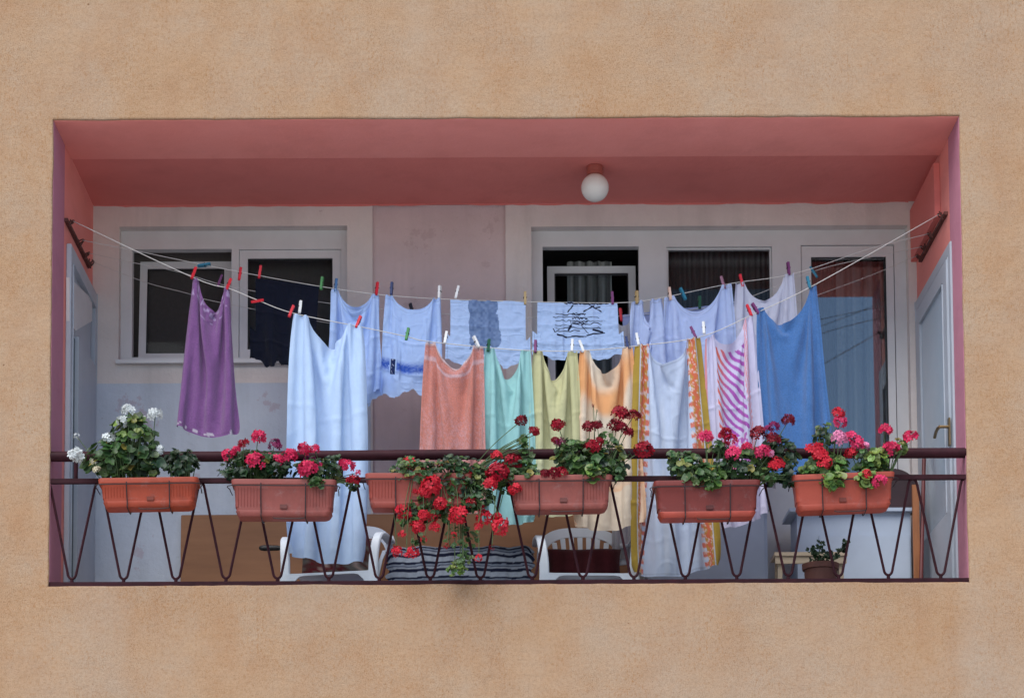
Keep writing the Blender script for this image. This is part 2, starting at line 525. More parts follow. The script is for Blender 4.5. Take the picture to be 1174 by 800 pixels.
# ---- left window
wy = 1.375
w = bpy.data.objects.new('window', None); COL.objects.link(w); w.parent = B; w.location = Vector((LW[0], wy, LW[2])) - Vector(B.location)
lo = rect(152, 286, 265, 409, wy); ro = rect(274, 286, 391, 409, wy)
bm = bmesh.new()
slab(bm, LW[0] - .01, LW[1] + .01, LW[2] - .01, LW[3] + .01, [lo, ro], wy, wy + .06)
fin('window_frame', bm, 'pvc', w, bev=.003)
sl = rect(158, 293, 263, 410, wy + .03)
def gasket(r, wd, y, parent, tilt=None):
    bm = bmesh.new()
    q = (r[0] + wd + .0005, r[1] - wd - .0005, r[2] + wd + .0005, r[3] - wd - .0005)
    slab(bm, *q, [(q[0] + .007, q[1] - .007, q[2] + .007, q[3] - .007)], y, y + .005)
    if tilt: tilt_s(bm, *tilt)
    fin('gasket', bm, 'black', parent)
def tilt_s(bm, r, y, deg):
    bm.transform(Matrix.Translation((0, y, r[2])) @ Matrix.Rotation(R(-deg), 4, 'X') @ Matrix.Translation((0, -y, -r[2])))
def sash(bm, r, wd, y0, y1):
    slab(bm, r[0], r[1], r[2], r[3], [(r[0] + wd, r[1] - wd, r[2] + wd, r[3] - wd)], y0, y1)
bm = bmesh.new(); sash(bm, sl, .046, wy + .075, wy + .115); tilt_s(bm, sl, wy + .075, 5); s = fin('sash', bm, 'pvc', w, bev=.004); gasket(sl, .046, wy + .084, w, (sl, wy + .075, 5))
bm = nbox(sl[0] + .04, sl[1] - .04, wy + .092, wy + .096, sl[2] + .04, sl[3] - .04); tilt_s(bm, sl, wy + .075, 5); fin('pane', bm, 'glass_matt', w)
sr = (ro[0] + .002, ro[1] - .002, ro[2] + .002, ro[3] - .002)
bm = bmesh.new(); sash(bm, sr, .052, wy + .012, wy + .05); s = fin('sash', bm, 'pvc', w, bev=.004); gasket(sr, .052, wy + .022, w)
bm = nbox(sr[0] + .045, sr[1] - .045, wy + .028, wy + .032, sr[2] + .045, sr[3] - .045); fin('pane', bm, 'glass_matt', w)
sz = LW[2]
bm = nbox(LW[0] - .012, LW[1] + .012, DEPTH - .035, wy - .001, sz + .001, sz + .024); fin('sill', bm, 'pvc', w, bev=.004)

# ---- wide window and balcony door on the right
dw = bpy.data.objects.new('window', None); COL.objects.link(dw); dw.parent = B; dw.location = Vector((RW[0], wy, FLOOR)) - Vector(B.location)
oa = rect(622, 283, 735, 560, wy); ob = rect(764, 283, 889, 560, wy); oc = rect(918, 281, 1033, 700, wy)
oc = (oc[0], oc[1], FLOOR + .03, oc[3])
bm = bmesh.new()
slab(bm, RW[0] - .01, RW[1] + .01, FLOOR, RW[3] + .01, [oa, ob, oc], wy, wy + .06)
fin('window_frame', bm, 'pvc', dw, bev=.003)
sa = rect(628, 295, 733, 560, wy + .03)
bm = bmesh.new(); sash(bm, sa, .046, wy + .075, wy + .115); tilt_s(bm, sa, wy + .075, 4); fin('sash', bm, 'pvc', dw, bev=.004); gasket(sa, .046, wy + .084, dw, (sa, wy + .075, 4))
bm = nbox(sa[0] + .04, sa[1] - .04, wy + .092, wy + .096, sa[2] + .04, sa[3] - .04); tilt_s(bm, sa, wy + .075, 4); fin('pane', bm, 'glass_matt', dw)
bm = bmesh.new(); sash(bm, (ob[0] + .001, ob[1] - .001, ob[2] + .001, ob[3] - .001), .012, wy + .02, wy + .05); fin('sash', bm, 'pvc', dw)
fin('pane', nbox(ob[0] + .01, ob[1] - .01, wy + .030, wy + .034, ob[2] + .01, ob[3] - .01), 'glass_dim', dw)
dr = bpy.data.objects.new('door', None); COL.objects.link(dr); dr.parent = B; dr.location = Vector((oc[0], wy, FLOOR)) - Vector(B.location)
od = (oc[0] + .004, oc[1] - .004, oc[2] + .004, oc[3] - .004)
gl = rect(930, 294, 1021, 560, wy)
bm = bmesh.new(); slab(bm, od[0], od[1], od[2], od[3], [(gl[0], gl[1], gl[2], gl[3])], wy + .010, wy + .052); fin('door_leaf', bm, 'pvc', dr, bev=.005)
gasket(gl, 0, wy + .018, dr)
bm = nbox(gl[0] - .005, gl[1] + .005, wy + .022, wy + .026, gl[2] - .005, gl[3] + .005); tilt_s(bm, gl, wy + .024, .9); fin('pane', bm, 'glass', dr)

# ---- doors in the side walls
def wallpts(lst, X):
    return [Q(u, v, X) for u, v in lst]
def prism_x(bm, pts, x0, x1):
    a = [bm.verts.new((x0, p.y, p.z)) for p in pts]
    b = [bm.verts.new((x1, p.y, p.z)) for p in pts]
    bm.faces.new(a); bm.faces.new(b[::-1])
    for i in range(len(pts)):
        j = (i + 1) % len(pts)
        bm.faces.new((a[i], b[i], b[j], a[j]))
def slab_x(bm, y0, y1, z0, z1, holes, x0, x1):
    t = bmesh.new(); slab(t, y0, y1, z0, z1, holes, x0, x1)
    me = bpy.data.meshes.new('tmp'); t.to_mesh(me); t.free()
    me.transform(Matrix(((0, 1, 0, 0), (1, 0, 0, 0), (0, 0, 1, 0), (0, 0, 0, 1))))
    bm.from_mesh(me); bpy.data.meshes.remove(me)

rt = Q(1092, 276, X1); ry0 = rt.y; ry1 = DEPTH - .003; rz1 = rt.z
d2 = bpy.data.objects.new('door', None); COL.objects.link(d2); d2.parent = B; d2.location = Vector((X1, ry0, FLOOR)) - Vector(B.location)
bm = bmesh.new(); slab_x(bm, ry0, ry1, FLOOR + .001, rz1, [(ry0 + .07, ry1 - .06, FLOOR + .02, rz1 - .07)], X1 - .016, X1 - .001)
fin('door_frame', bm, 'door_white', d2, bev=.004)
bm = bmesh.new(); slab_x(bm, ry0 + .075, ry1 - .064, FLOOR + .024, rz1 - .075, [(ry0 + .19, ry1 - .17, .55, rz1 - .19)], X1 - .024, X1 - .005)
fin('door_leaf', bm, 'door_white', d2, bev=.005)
bm = bmesh.new(); box(bm, X1 - .014, X1 - .009, ry0 + .187, ry1 - .167, .547, rz1 - .187); fin('pane', bm, mat('frosted_glazing', (.40, .48, .56), .2, .06, 2), d2)
hp = Q(1082, 493, X1 - .06)
bm = bmesh.new()
box(bm, X1 - .034, X1 - .0242, hp.y - .018, hp.y + .018, hp.z - .09, hp.z + .07)
tube(bm, [(X1 - .032, hp.y, hp.z + .02), (X1 - .083, hp.y, hp.z + .02)], .009)
tube(bm, catmull([(X1 - .083, hp.y - .004, hp.z + .02), (X1 - .090, hp.y + .05, hp.z + .015), (X1 - .086, hp.y + .13, hp.z - .005)], 5), .0095)
fin('handle', bm, 'bronze', d2, smooth='angle')

lt = Q(76, 279, X0); ly0 = lt.y; ly1 = DEPTH - .003; lz1 = lt.z
d3 = bpy.data.objects.new('door', None); COL.objects.link(d3); d3.parent = B; d3.location = Vector((X0, ly0, FLOOR)) - Vector(B.location)
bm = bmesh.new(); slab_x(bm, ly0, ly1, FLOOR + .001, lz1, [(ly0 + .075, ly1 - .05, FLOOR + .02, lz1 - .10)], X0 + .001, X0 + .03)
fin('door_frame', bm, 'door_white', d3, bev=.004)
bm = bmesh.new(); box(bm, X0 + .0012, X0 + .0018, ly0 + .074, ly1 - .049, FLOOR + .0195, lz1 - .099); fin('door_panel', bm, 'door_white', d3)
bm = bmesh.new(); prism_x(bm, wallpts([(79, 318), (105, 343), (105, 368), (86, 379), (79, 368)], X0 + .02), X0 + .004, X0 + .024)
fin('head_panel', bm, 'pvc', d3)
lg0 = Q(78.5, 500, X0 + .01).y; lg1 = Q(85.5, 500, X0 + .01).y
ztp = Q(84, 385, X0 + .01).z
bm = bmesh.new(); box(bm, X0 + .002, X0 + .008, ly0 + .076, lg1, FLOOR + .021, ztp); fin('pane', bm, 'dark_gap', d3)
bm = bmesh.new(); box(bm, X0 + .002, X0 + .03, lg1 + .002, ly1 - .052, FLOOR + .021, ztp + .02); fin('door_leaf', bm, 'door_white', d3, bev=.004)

# ------------------------------------------------------------------ ceiling lamp
lp = P(682, 198, .74)
lampz = Z1 + .016
L = empty('ceiling_lamp', (lp.x, .74, lampz), 'white globe lamp on a terracotta base under the pink ceiling', 'lamp')
bm = bmesh.new(); lathe(bm, [(.050, -.001), (.052, -.008), (.046, -.036), (.050, -.040), (.050, -.052), (.040, -.056)], (lp.x, .74, lampz)); fin('lamp_base', bm, 'lamp_base', L, smooth='angle')
bm = bmesh.new(); bmesh.ops.create_uvsphere(bm, u_segments=36, v_segments=24, radius=.083, matrix=Matrix.Translation((lp.x, .74, lampz - .130))); fin('globe', bm, 'globe', L, smooth=True)

# ------------------------------------------------------------------ railing
ry = .035
zt = P(587, 521, ry).z; zm = P(587, 549.5, ry).z; zb = P(587, 668.5, ry).z + .003
RA = empty('balcony_railing', (0, ry, zb - .012), 'dark maroon metal railing with zigzag rods across the balcony', 'railing')
def bar(x0, x1, y, z0, h, d):
    bm = nbox(x0, x1, y - d / 2, y + d / 2, z0 - h / 2, z0 + h / 2); return bm
bm = bmesh.new()
tube(bm, [(x, ry + .002 * math.sin(x * 3), zt + .0025 * math.sin(x * 1.7 + 1)) for x in np.linspace(X0 - .006, X1 + .006, 40)], .029, 14)
fin('top_rail', bm, 'rail', RA, smooth='angle')
fin('middle_rail', bar(X0 - .02, X1 + .02, ry - .003, zm, .026, .03), 'rail', RA, bev=.004)
fin('bottom_rail', bar(X0 - .02, X1 + .02, ry - .003, zb, .025, .034), 'rail', RA, bev=.004)
for u in (87, 391, 695, 1000):
    x = P(u, 540, ry).x
    bm = bmesh.new(); tube(bm, [(x, ry, zm + .012), (x, ry, zt - .02)], .012, 8); fin('post', bm, 'rail', RA, smooth='angle')
def vee(x, wd, drop=0):
    zt0, zb0 = zm - .024, zb + .032 + drop
    h = wd / 2
    pts = [(x - h, ry, zm - .012), (x - h + .012, ry, zm - .016), (x - h + .022, ry, zt0 - .022), (x - h + .027, ry, zt0 - .05)]
    pts += [(x - h + .027 + (h - .054) * t, ry, zt0 - .05 + (zb0 + .045 - zt0 + .05) * t) for t in (.33, .66, 1)]
    arc = [(x - .021, ry, zb0 + .018), (x - .012, ry, zb0 + .005), (x, ry, zb0), (x + .012, ry, zb0 + .005), (x + .021, ry, zb0 + .018)]
    left = pts + arc
    right = [(2 * x - p[0], p[1], p[2]) for p in reversed(pts)]
    return left + right
vx0 = P(83.5, 663, ry).x; vx1 = P(1078, 663, ry).x
step = (vx1 - vx0) / 17
for k in range(18):
    x = vx0 + k * step + random.uniform(-.006, .006)
    bm = bmesh.new()
    tube(bm, catmull(vee(x, step, random.uniform(-.002, .003)), 3), .0075, 7)
    o = fin('zigzag_rod', bm, 'rail', RA, smooth='angle')
    bm = bmesh.new(); tube(bm, [(x, ry, zb + .010), (x, ry, zb + .028)], .010, 8); fin('knob', bm, 'rail', o, smooth='angle')

# ------------------------------------------------------------------ clothes lines
YA, YB, YC, YD = .42, .72, .93, 1.08
def bracket(X, pts, label, sgn):
    a, b = Q(*pts[0], X), Q(*pts[1], X)
    a = Vector((X, a.y, a.z)); b = Vector((X, b.y, b.z))
    root = empty('clothesline_bracket', a, label, 'bracket')
    bm = bmesh.new()
    n = 16
    x0, x1 = (X + .001, X + .022) if sgn > 0 else (X - .022, X - .001)
    zz = (a.z + b.z) / 2
    box(bm, x0, x1, YA - .06, YD + .05, zz - .009, zz + .009)
    fin('bar', bm, 'rust', root, bev=.002)
    out = []
    for y in (YA, YB, YC, YD):
        bm = bmesh.new()
        c = Vector((X + sgn * .03, y, zz + .004))
        tube(bm, catmull([(X + sgn * .018, y + .015, zz), (X + sgn * .036, y + .014, zz + .006), (X + sgn * .046, y, zz + .018), (X + sgn * .034, y - .012, zz + .010), (X + sgn * .018, y - .015, zz)], 4), .004, 6)
        fin('hook', bm, 'rust', root, smooth='angle')
        bm = bmesh.new()
        for k in range(3):
            t = random.uniform(-.03, .03)
            tube(bm, [(X + sgn * .02, y + t, zz - .02), (X + sgn * random.uniform(.02, .05), y + t, zz + random.uniform(.0, .03))], .004, 5)
        fin('wire_twist', bm, 'rust', root)
        out.append(Vector((X + sgn * .042, y, zz + .013)))
    return out
zlh = (75, 258), (103, 308)
zr_ = (Q(1087, 240, X1).z + Q(1063, 292, X1).z) / 2
bm = bmesh.new(); box(bm, X1 - .036, X1 - .002, .56, DEPTH - .003, zr_ + .055, Z1 - .045); fin('boxed_pipe', bm, 'pink_shaded', B, bev=.004)
bl = bracket(X0, zlh, 'rusty red clothesline bracket on the left pink side wall', 1)
br = bracket(X1, ((1087, 240), (1063, 292)), 'dark serrated clothesline bracket on the right pink side wall', -1)
LA = [(221, 318), (263, 331), (295, 344), (336, 359), (415, 375), (467, 386), (488, 391), (554, 398), (610, 402), (664, 402), (726, 397), (803, 386), (862, 361), (935, 326)]
LB = [(153, 287), (235, 304), (297, 316), (371, 329), (437, 338), (510, 343), (608, 346), (713, 347), (760, 341), (838, 325), (910, 314), (998, 285)]
LC = [(152, 301), (206, 312), (262, 328), (372, 347), (480, 358), (600, 364), (716, 362), (835, 348), (927, 313), (979, 299)]
LD = [(168, 324), (214, 336), (244, 345), (400, 374), (560, 392), (700, 392), (850, 366), (979, 323)]
def cord(i, L, y, r, label):
    pts = [bl[i]] + [P(u, v, y) for u, v in L] + [br[i]]
    bm = bmesh.new()
    tube(bm, catmull(pts, 5), r, 6)
    return tag(fin('clothesline', bm, 'line', smooth=True), label, 'clothesline')
cord(0, LA, YA, .0025, 'thick front clothesline sagging under the coloured towels')
cord(1, LB, YB, .0021, 'thin clothesline carrying the row of white t-shirts')
cord(2, LC, YC, .0019, 'thin rear clothesline behind the white t-shirts carrying one pale lilac cloth')
cord(3, LD, YD, .0018, 'lowest and rearmost thin clothesline with nothing hung on it')

# ------------------------------------------------------------------ laundry simulation
NR, NC = 34, 26
cloths = []
def cloth(name, label, cat, y, tl, tr, dip, bl, br_, colour, material='cotton', row=False, kind='towel', fold=.035, up=3, flat=.035, mask=None, gather=None, sh=11, seed=0, layer=0, group=None):
    cloths.append(dict(name=name, label=label, cat=cat, y=y, tl=tl, tr=tr, dip=dip, bl=bl, br=br_, colour=colour, material=material, row=row, kind=kind, fold=fold, up=up, flat=flat, mask=mask, gather=gather, sh=sh, seed=seed, layer=layer, group=group))

def arc_len(d, dip):
    t = np.linspace(0, 1, 60)
    x = t * d; z = -4 * dip * t * (1 - t)
    return float(np.sum(np.hypot(np.diff(x), np.diff(z))))

def smooth(x, a, b):
    t = np.clip((x - a) / (b - a), 0, 1)
    return t * t * (3 - 2 * t)

def vnoise(u, v, fu, fv, seed):
    r = np.random.default_rng(seed)
    g = r.random((int(fv) + 3, int(fu) + 3))
    x, y = u * fu, v * fv
    i, j = x.astype(int), y.astype(int)
    a, b = x - i, y - j
    a = a * a * (3 - 2 * a); b = b * b * (3 - 2 * b)
    return (g[j, i] * (1 - a) + g[j, i + 1] * a) * (1 - b) + (g[j + 1, i] * (1 - a) + g[j + 1, i + 1] * a) * b

def const(c, hem=.78):
    def f(u, v, w, L):
        o = np.ones(u.shape + (3,)) * np.array(c)
        e = ((v * L > L - .018) & (v * L < L - .014)) | ((u * w > .012) & (u * w < .016)) | ((u * w < w - .012) & (u * w > w - .016)) | ((v * L > .014) & (v * L < .018))
        o[e] *= hem
        return o
    return f
def blend(o, m, c):
    return o * (1 - m[..., None]) + np.array(c) * m[..., None]

WHITE = (.54, .70, .94); WHITE2 = (.48, .58, .86); SHIRT = (.47, .63, .95)
def c_purple(u, v, w, L):
    o = const((.27, .11, .33))(u, v, w, L)
    n = vnoise(u, v, 26, 44, 3)
    m = ((n > .68) & (v < .12)).astype(float) * .75
    o = blend(o, m, (.62, .48, .78))
    o = blend(o, ((v > .965) & (n > .75)).astype(float) * .8, (.8, .75, .85))
    return o
def c_salmon(u, v, w, L):
    o = const((.74, .26, .20))(u, v, w, L)
    sp = vnoise(u, v, 120, 200, 8)
    o = blend(o, smooth(vnoise(u, v, 5, 4, 9) * .5 + sp * .6 + v * .25, .45, .95) * .55, (.78, .46, .50))
    o = blend(o, ((v > .075) & (v < .10)).astype(float) * .8, (.80, .55, .60))
    o = blend(o, (v < .015).astype(float) * .8, (.82, .7, .72))
    return o
def c_mint(u, v, w, L):
    return blend(const((.33, .61, .61))(u, v, w, L), smooth(v, .2, 1) * .6, (.34, .62, .66))
def c_yellow(u, v, w, L):
    o = const((.56, .55, .31))(u, v, w, L)
    return blend(o, smooth(v + .4 * vnoise(u, v, 4, 4, 4), .4, 1.3) * .7, (.62, .66, .46))
def c_peach(u, v, w, L):
    o = const((.74, .63, .50))(u, v, w, L)
    n = vnoise(u, v, 4, 5, 14)
    m = smooth(n + np.exp(-((v - .10 - .12 * np.sin(np.pi * u)) / .09) ** 2) * .6, .55, 1.05) * .8 * (v < .75)
    o = blend(o, m, (.80, .34, .10))
    return blend(o, smooth(np.abs(u - .5), .40, .5) * .55, (.78, .36, .15))
def c_beach(u, v, w, L):
    o = const((.54, .62, .78))(u, v, w, L)
    s = np.minimum(u, 1 - u) * w
    n = vnoise(u, v, 90, 150, 21)
    o = blend(o, (s < .042).astype(float), (.40, .27, .05))
    o = blend(o, ((s > .046) & (s < .10)).astype(float), (.52, .27, .07))
    tri = np.abs(((v * L / .055) % 1) - .5) * 2
    pat = ((s > .048) & (s < .105) & (np.abs(s - .074 - .02 * (tri - .5)) < .014)) | ((s > .10) & (s < .126) & (tri > .5))
    o = blend(o, pat.astype(float) * .9, (.66, .15, .08))
    o = blend(o, ((s > .045) & (s < .125) & (n > .70)).astype(float) * .9, (.75, .55, .50))
    o = blend(o, smooth(np.sin(u * 19), .8, 1) * smooth(v, .1, .25) * (s > .22) * .12, (.75, .72, .62))
    return o
def c_zebra(u, v, w, L):
    o = const((.60, .58, .76))(u, v, w, L)
    h = v * L
    x = u * w
    wob = .006 * np.sin(h * 22 + x * 9) + .003 * np.sin(h * 51)
    st = np.sin((h - 1.75 * x + 1.0 * x * x + wob) * 2 * np.pi / .058)
    band = ((u > .2) & (u < .72) & (v > .03 + .10 * np.abs(u - .3)) & (v < .52))
    m = smooth(st, -.05, .25) * band
    hue = smooth(u + .25 * (v - .3), .25, .45)
    pc = np.array((.68, .16, .12)) * (1 - hue[..., None]) + np.array((.40, .10, .44)) * hue[..., None]
    o = o * (1 - m[..., None]) + pc * m[..., None]
    n = vnoise(u, v, 40, 70, 31)
    sq = ((u > .2) & (u < .66) & (v > .53) & (v < .72))
    o = blend(o, (sq & (n > .42)).astype(float) * .85, (.70, .16, .28))
    o = blend(o, (sq & (u > .44) & (n > .5)).astype(float) * .85, (.40, .12, .48))
    e = (u > .74) & (u < .86) & (v < .62)
    o = blend(o, (e & (np.sin((h * 1.0 + x * 2.0) * 2 * np.pi / .034) > -.1)).astype(float) * .8, (.75, .22, .22))
    o = blend(o, (u < .025).astype(float) * .8, (.72, .2, .2))
    return o
def c_blue(u, v, w, L):
    o = const((.07, .21, .54))(u, v, w, L)
    return blend(o, vnoise(u, v, 90, 140, 33) * .35, (.14, .31, .66))
def c_navy(u, v, w, L):
    return const((.005, .007, .018))(u, v, w, L)
def c_band(u, v, w, L):
    o = const(SHIRT)(u, v, w, L)
    n = vnoise(u, v, 60, 110, 40) * .6 + vnoise(u, v, 9, 6, 41) * .4
    m = np.exp(-((v - .62) / .07) ** 2) * (.55 + .65 * n)
    m = smooth(m, .15, 1.0)
    o = blend(o, m * (np.abs(u - .23) > .06), (.03, .10, .50))
    lg = (np.abs(u - .23) < .045) & (np.abs(v - .63) < .075)
    o = blend(o, lg.astype(float), (.012, .025, .10))
    o = blend(o, (lg & (n > .62) & (np.abs(u - .23) < .03)).astype(float) * .8, (.6, .65, .8))
    return o
def c_print(u, v, w, L):
    o = const(SHIRT)(u, v, w, L)
    x, y = u * 97 + 511, v * 66 + 343
    n = vnoise(u, v, 40, 30, 50)
    x = x + 3 * (vnoise(u, v, 14, 10, 52) - .5); y = y + 3 * (vnoise(u, v, 12, 12, 53) - .5)
    m = ((x > 537 + n) & (x < 571) & (y < 372 + n) & ~((x > 569) & (y > 351) & (y < 355))) | (np.hypot((x - 566), (y - 376)) < 9.5) | ((x > 537 + n * 3) & (x < 562) & (y > 371) & (y < 385 + n * 4)) | (np.hypot(x - 553, y - 386) < 8)
    o = blend(o, m.astype(float) * (.7 + .3 * n), (.11, .18, .36))
    d = ((vnoise(u, v, 97, 66, 51) > .93) & (np.hypot(x - 572, y - 388) < 12))
    return blend(o, d.astype(float) * .6, (.17, .26, .46))
SCRIB = []
def _scrib():
    r = random.Random(4)
    x = 647
    while x < 697:
        l = r.uniform(1, 3.5); SCRIB.append(((x, 347 + r.uniform(-.6, .4)), (x + l, 347 + r.uniform(-.6, .8)), 1.0)); x += l + r.uniform(.2, 1)
    SCRIB.extend([((651, 354), (657, 349), .9), ((676, 348.5), (689, 353.6), .8), ((669, 353.8), (681, 349), .9), ((683, 350.5), (688, 350), .6)])
    for y, a, b in ((356, 637, 669), (358.6, 634, 686), (361.6, 637, 690), (365.6, 636, 668), (368.3, 637, 688), (371.0, 640, 664), (364.2, 658, 689)):
        x = a; yy = y
        while x < b:
            l = r.uniform(2, 5); y2 = y + r.uniform(-.8, .8)
            SCRIB.append(((x, yy), (min(x + l, b), y2), .45)); x += l; yy = y2
    for y in (355.8, 359.4, 362.2, 364):
        x = 656
        while x < 672:
            l = r.uniform(.8, 2.2); SCRIB.append(((x, y + r.uniform(-.8, .8)), (x + l, y + r.uniform(-.8, .8)), .8)); x += l + r.uniform(.3, 1.2)
    SCRIB.extend([((639, 374.2), (649, 376.4), 1.5), ((649, 376.6), (668, 376.2), .7), ((655, 375.8), (671, 375.6), .8), ((672, 374.6), (692, 372.4), 1.0), ((679, 370), (690, 371.5), 1.3), ((651.5, 369.6), (654, 366.6), 2.0), ((634, 369), (636, 372), .8), ((636, 372), (641, 369.5), .5), ((666, 366), (674, 373), .5), ((655, 367), (654, 362), .5)])
_scrib()
def c_letters(u, v, w, L):
    o = const(SHIRT)(u, v, w, L)
    x, y = u * 102 + 611, v * 56 + 346
    m = np.zeros(u.shape)
    for (ax, ay), (bx, by), t in SCRIB:
        dx, dy = bx - ax, by - ay
        k = np.clip(((x - ax) * dx + (y - ay) * dy) / (dx * dx + dy * dy + 1e-9), 0, 1)
        d = np.hypot(x - ax - k * dx, y - ay - k * dy)
        m = np.maximum(m, 1 - smooth(d, t * .45, t * .62 + .2))
    return blend(o, m, (.01, .012, .035))

# t-shirts hang upside down: sleeves at the sides near the bottom, neck hole in the hem
def shirt_mask(body=.13, s0=.62, neck=.16, nh=.12):
    def f(u, v):
        v = v + .02 * np.sin(u * 23 + neck * 40) + .012 * np.sin(u * 51) * (v > .8)
        keep = (u > body) & (u < 1 - body)
        keep |= (v > s0 + .25 * np.minimum(u, 1 - u) / body * .3) & (v < .97)
        hole = ((u - .5) / neck) ** 2 + ((v - 1.0) / nh) ** 2 < 1
        sh = v > 1.0 - .10 * (1 - np.abs(u - .5) * 0) + .10 * (1 - smooth(np.abs(u - .5), .1, .5))
        return keep & ~hole & ~sh
    return f

TOW = 'towels on the front clothesline'
SH = 't-shirts on the middle clothesline'
cloth('towel', 'purple towel with white specks by its two red pegs, hanging alone at the left', 'towel', YA, (221, 318), (263, 331), 30, (204, 474), (274, 478), c_purple, 'terry', fold=.03, seed=1, sh=7, group=TOW)
cloth('towel', 'plain white towel hanging low over the left plastic chair', 'towel', YA, (336, 359), (416, 374), 33, (333, 629), (415, 634), const(WHITE), 'cotton', fold=.03, seed=2, sh=18, group=TOW)
cloth('towel', 'salmon pink terry towel with a pale stripe along its top edge', 'towel', YA, (488, 392), (554, 397), 22, (483, 568), (553, 570), c_salmon, 'terry', seed=3, fold=.025, group=TOW)
cloth('towel', 'mint green towel between the salmon and the yellow one', 'towel', YA, (556, 399), (608, 402), 30, (554, 580), (607, 584), c_mint, 'cotton', seed=4, group=TOW)
cloth('towel', 'pale yellow towel between the mint and the peach one', 'towel', YA, (611, 402), (662, 403), 28, (610, 570), (663, 572), c_yellow, 'cotton', seed=5, group=TOW)
cloth('towel', 'cream and peach tie-dyed towel whose bottom corner shows below the planter', 'towel', YA, (665, 402), (725, 398), 31, (662, 590), (738, 586), c_peach, 'cotton', seed=6, group=TOW)
cloth('towel', 'long white beach towel with olive and orange patterned borders', 'towel', YA, (728, 396), (803, 386), 34, (727, 650), (822, 636), c_beach, 'cotton', sh=15, seed=7, up=5, group=TOW)
cloth('towel', 'white towel with pink and purple zebra stripes', 'towel', YA, (809, 388), (863, 361), 20, (828, 588), (880, 588), c_zebra, 'cotton', seed=8, up=5, fold=.02, group=TOW)
cloth('towel', 'bright blue terry towel, rightmost on the front clothesline', 'towel', YA, (868, 354), (936, 327), 24, (886, 524), (954, 526), c_blue, 'terry', seed=9, sh=8, fold=.025, group=TOW)
MK = shirt_mask()
cloth('t_shirt', 'black-navy t-shirt hung upside down in front of the left window', 't-shirt', YB, (286, 317), (373, 330), 4, (284, 408), (373, 421), c_navy, 'cotton', row=True, kind='shirt', mask=shirt_mask(.07, .50, .14, .09), fold=.03, up=4, seed=10, group=SH)
cloth('t_shirt', 'plain white t-shirt right beside the navy one, its hem dipping', 't-shirt', YB, (377, 330), (437, 338), 22, (377, 446), (436, 448), const(SHIRT), 'cotton', kind='shirt', mask=shirt_mask(.04, .66, .2, .10), seed=11, layer=1, group=SH)
cloth('t_shirt', 'white t-shirt with a blurred blue band and small dark badge', 't-shirt', YB, (439, 338), (508, 342), 15, (438, 446), (508, 450), c_band, 'cotton', kind='shirt', mask=shirt_mask(.05, .7, .22, .14), seed=12, up=5, layer=1, group=SH)
cloth('t_shirt', 'white t-shirt with a grey-blue blotch print at its top', 't-shirt', YB, (511, 343), (608, 346), 2, (512, 412), (608, 408), c_print, 'cotton', row=True, kind='shirt', seed=13, up=6, fold=.012, mask=shirt_mask(.05, .45, .18, .10), group=SH)
cloth('t_shirt', 'white t-shirt with rows of black scribbled lettering', 't-shirt', YB, (611, 346), (713, 347), 2, (612, 402), (720, 400), c_letters, 'cotton', row=True, kind='shirt', seed=14, up=13, fold=.012, mask=shirt_mask(.05, .45, .14, .16), group=SH)
cloth('t_shirt', 'narrow white shirt bunched in folds above the beach towel', 't-shirt', YB, (724, 346), (759, 342), 32, (724, 440), (760, 440), const(WHITE2), 'cotton', kind='shirt', sh=14, seed=15, group=SH)
cloth('t_shirt', 'white shirt with a wide drooping hem before the lace-curtained window', 't-shirt', YB, (762, 341), (838, 325), 20, (762, 440), (840, 430), const(WHITE2), 'cotton', kind='shirt', seed=16, layer=1, group=SH)
cloth('t_shirt', 'pale white shirt at the right end of the shirt row, beside the blue towel', 't-shirt', YB, (843, 325), (910, 313), 18, (844, 440), (912, 440), const((.58, .60, .74)), 'cotton', kind='shirt', seed=17, group=SH)
cloth('cloth', 'dull lilac blue cloth on the rear clothesline behind the white shirts', 'cloth', YC, (713, 361), (835, 348), 5, (713, 432), (833, 436), const((.30, .36, .62)), 'cotton', row=True, seed=18)

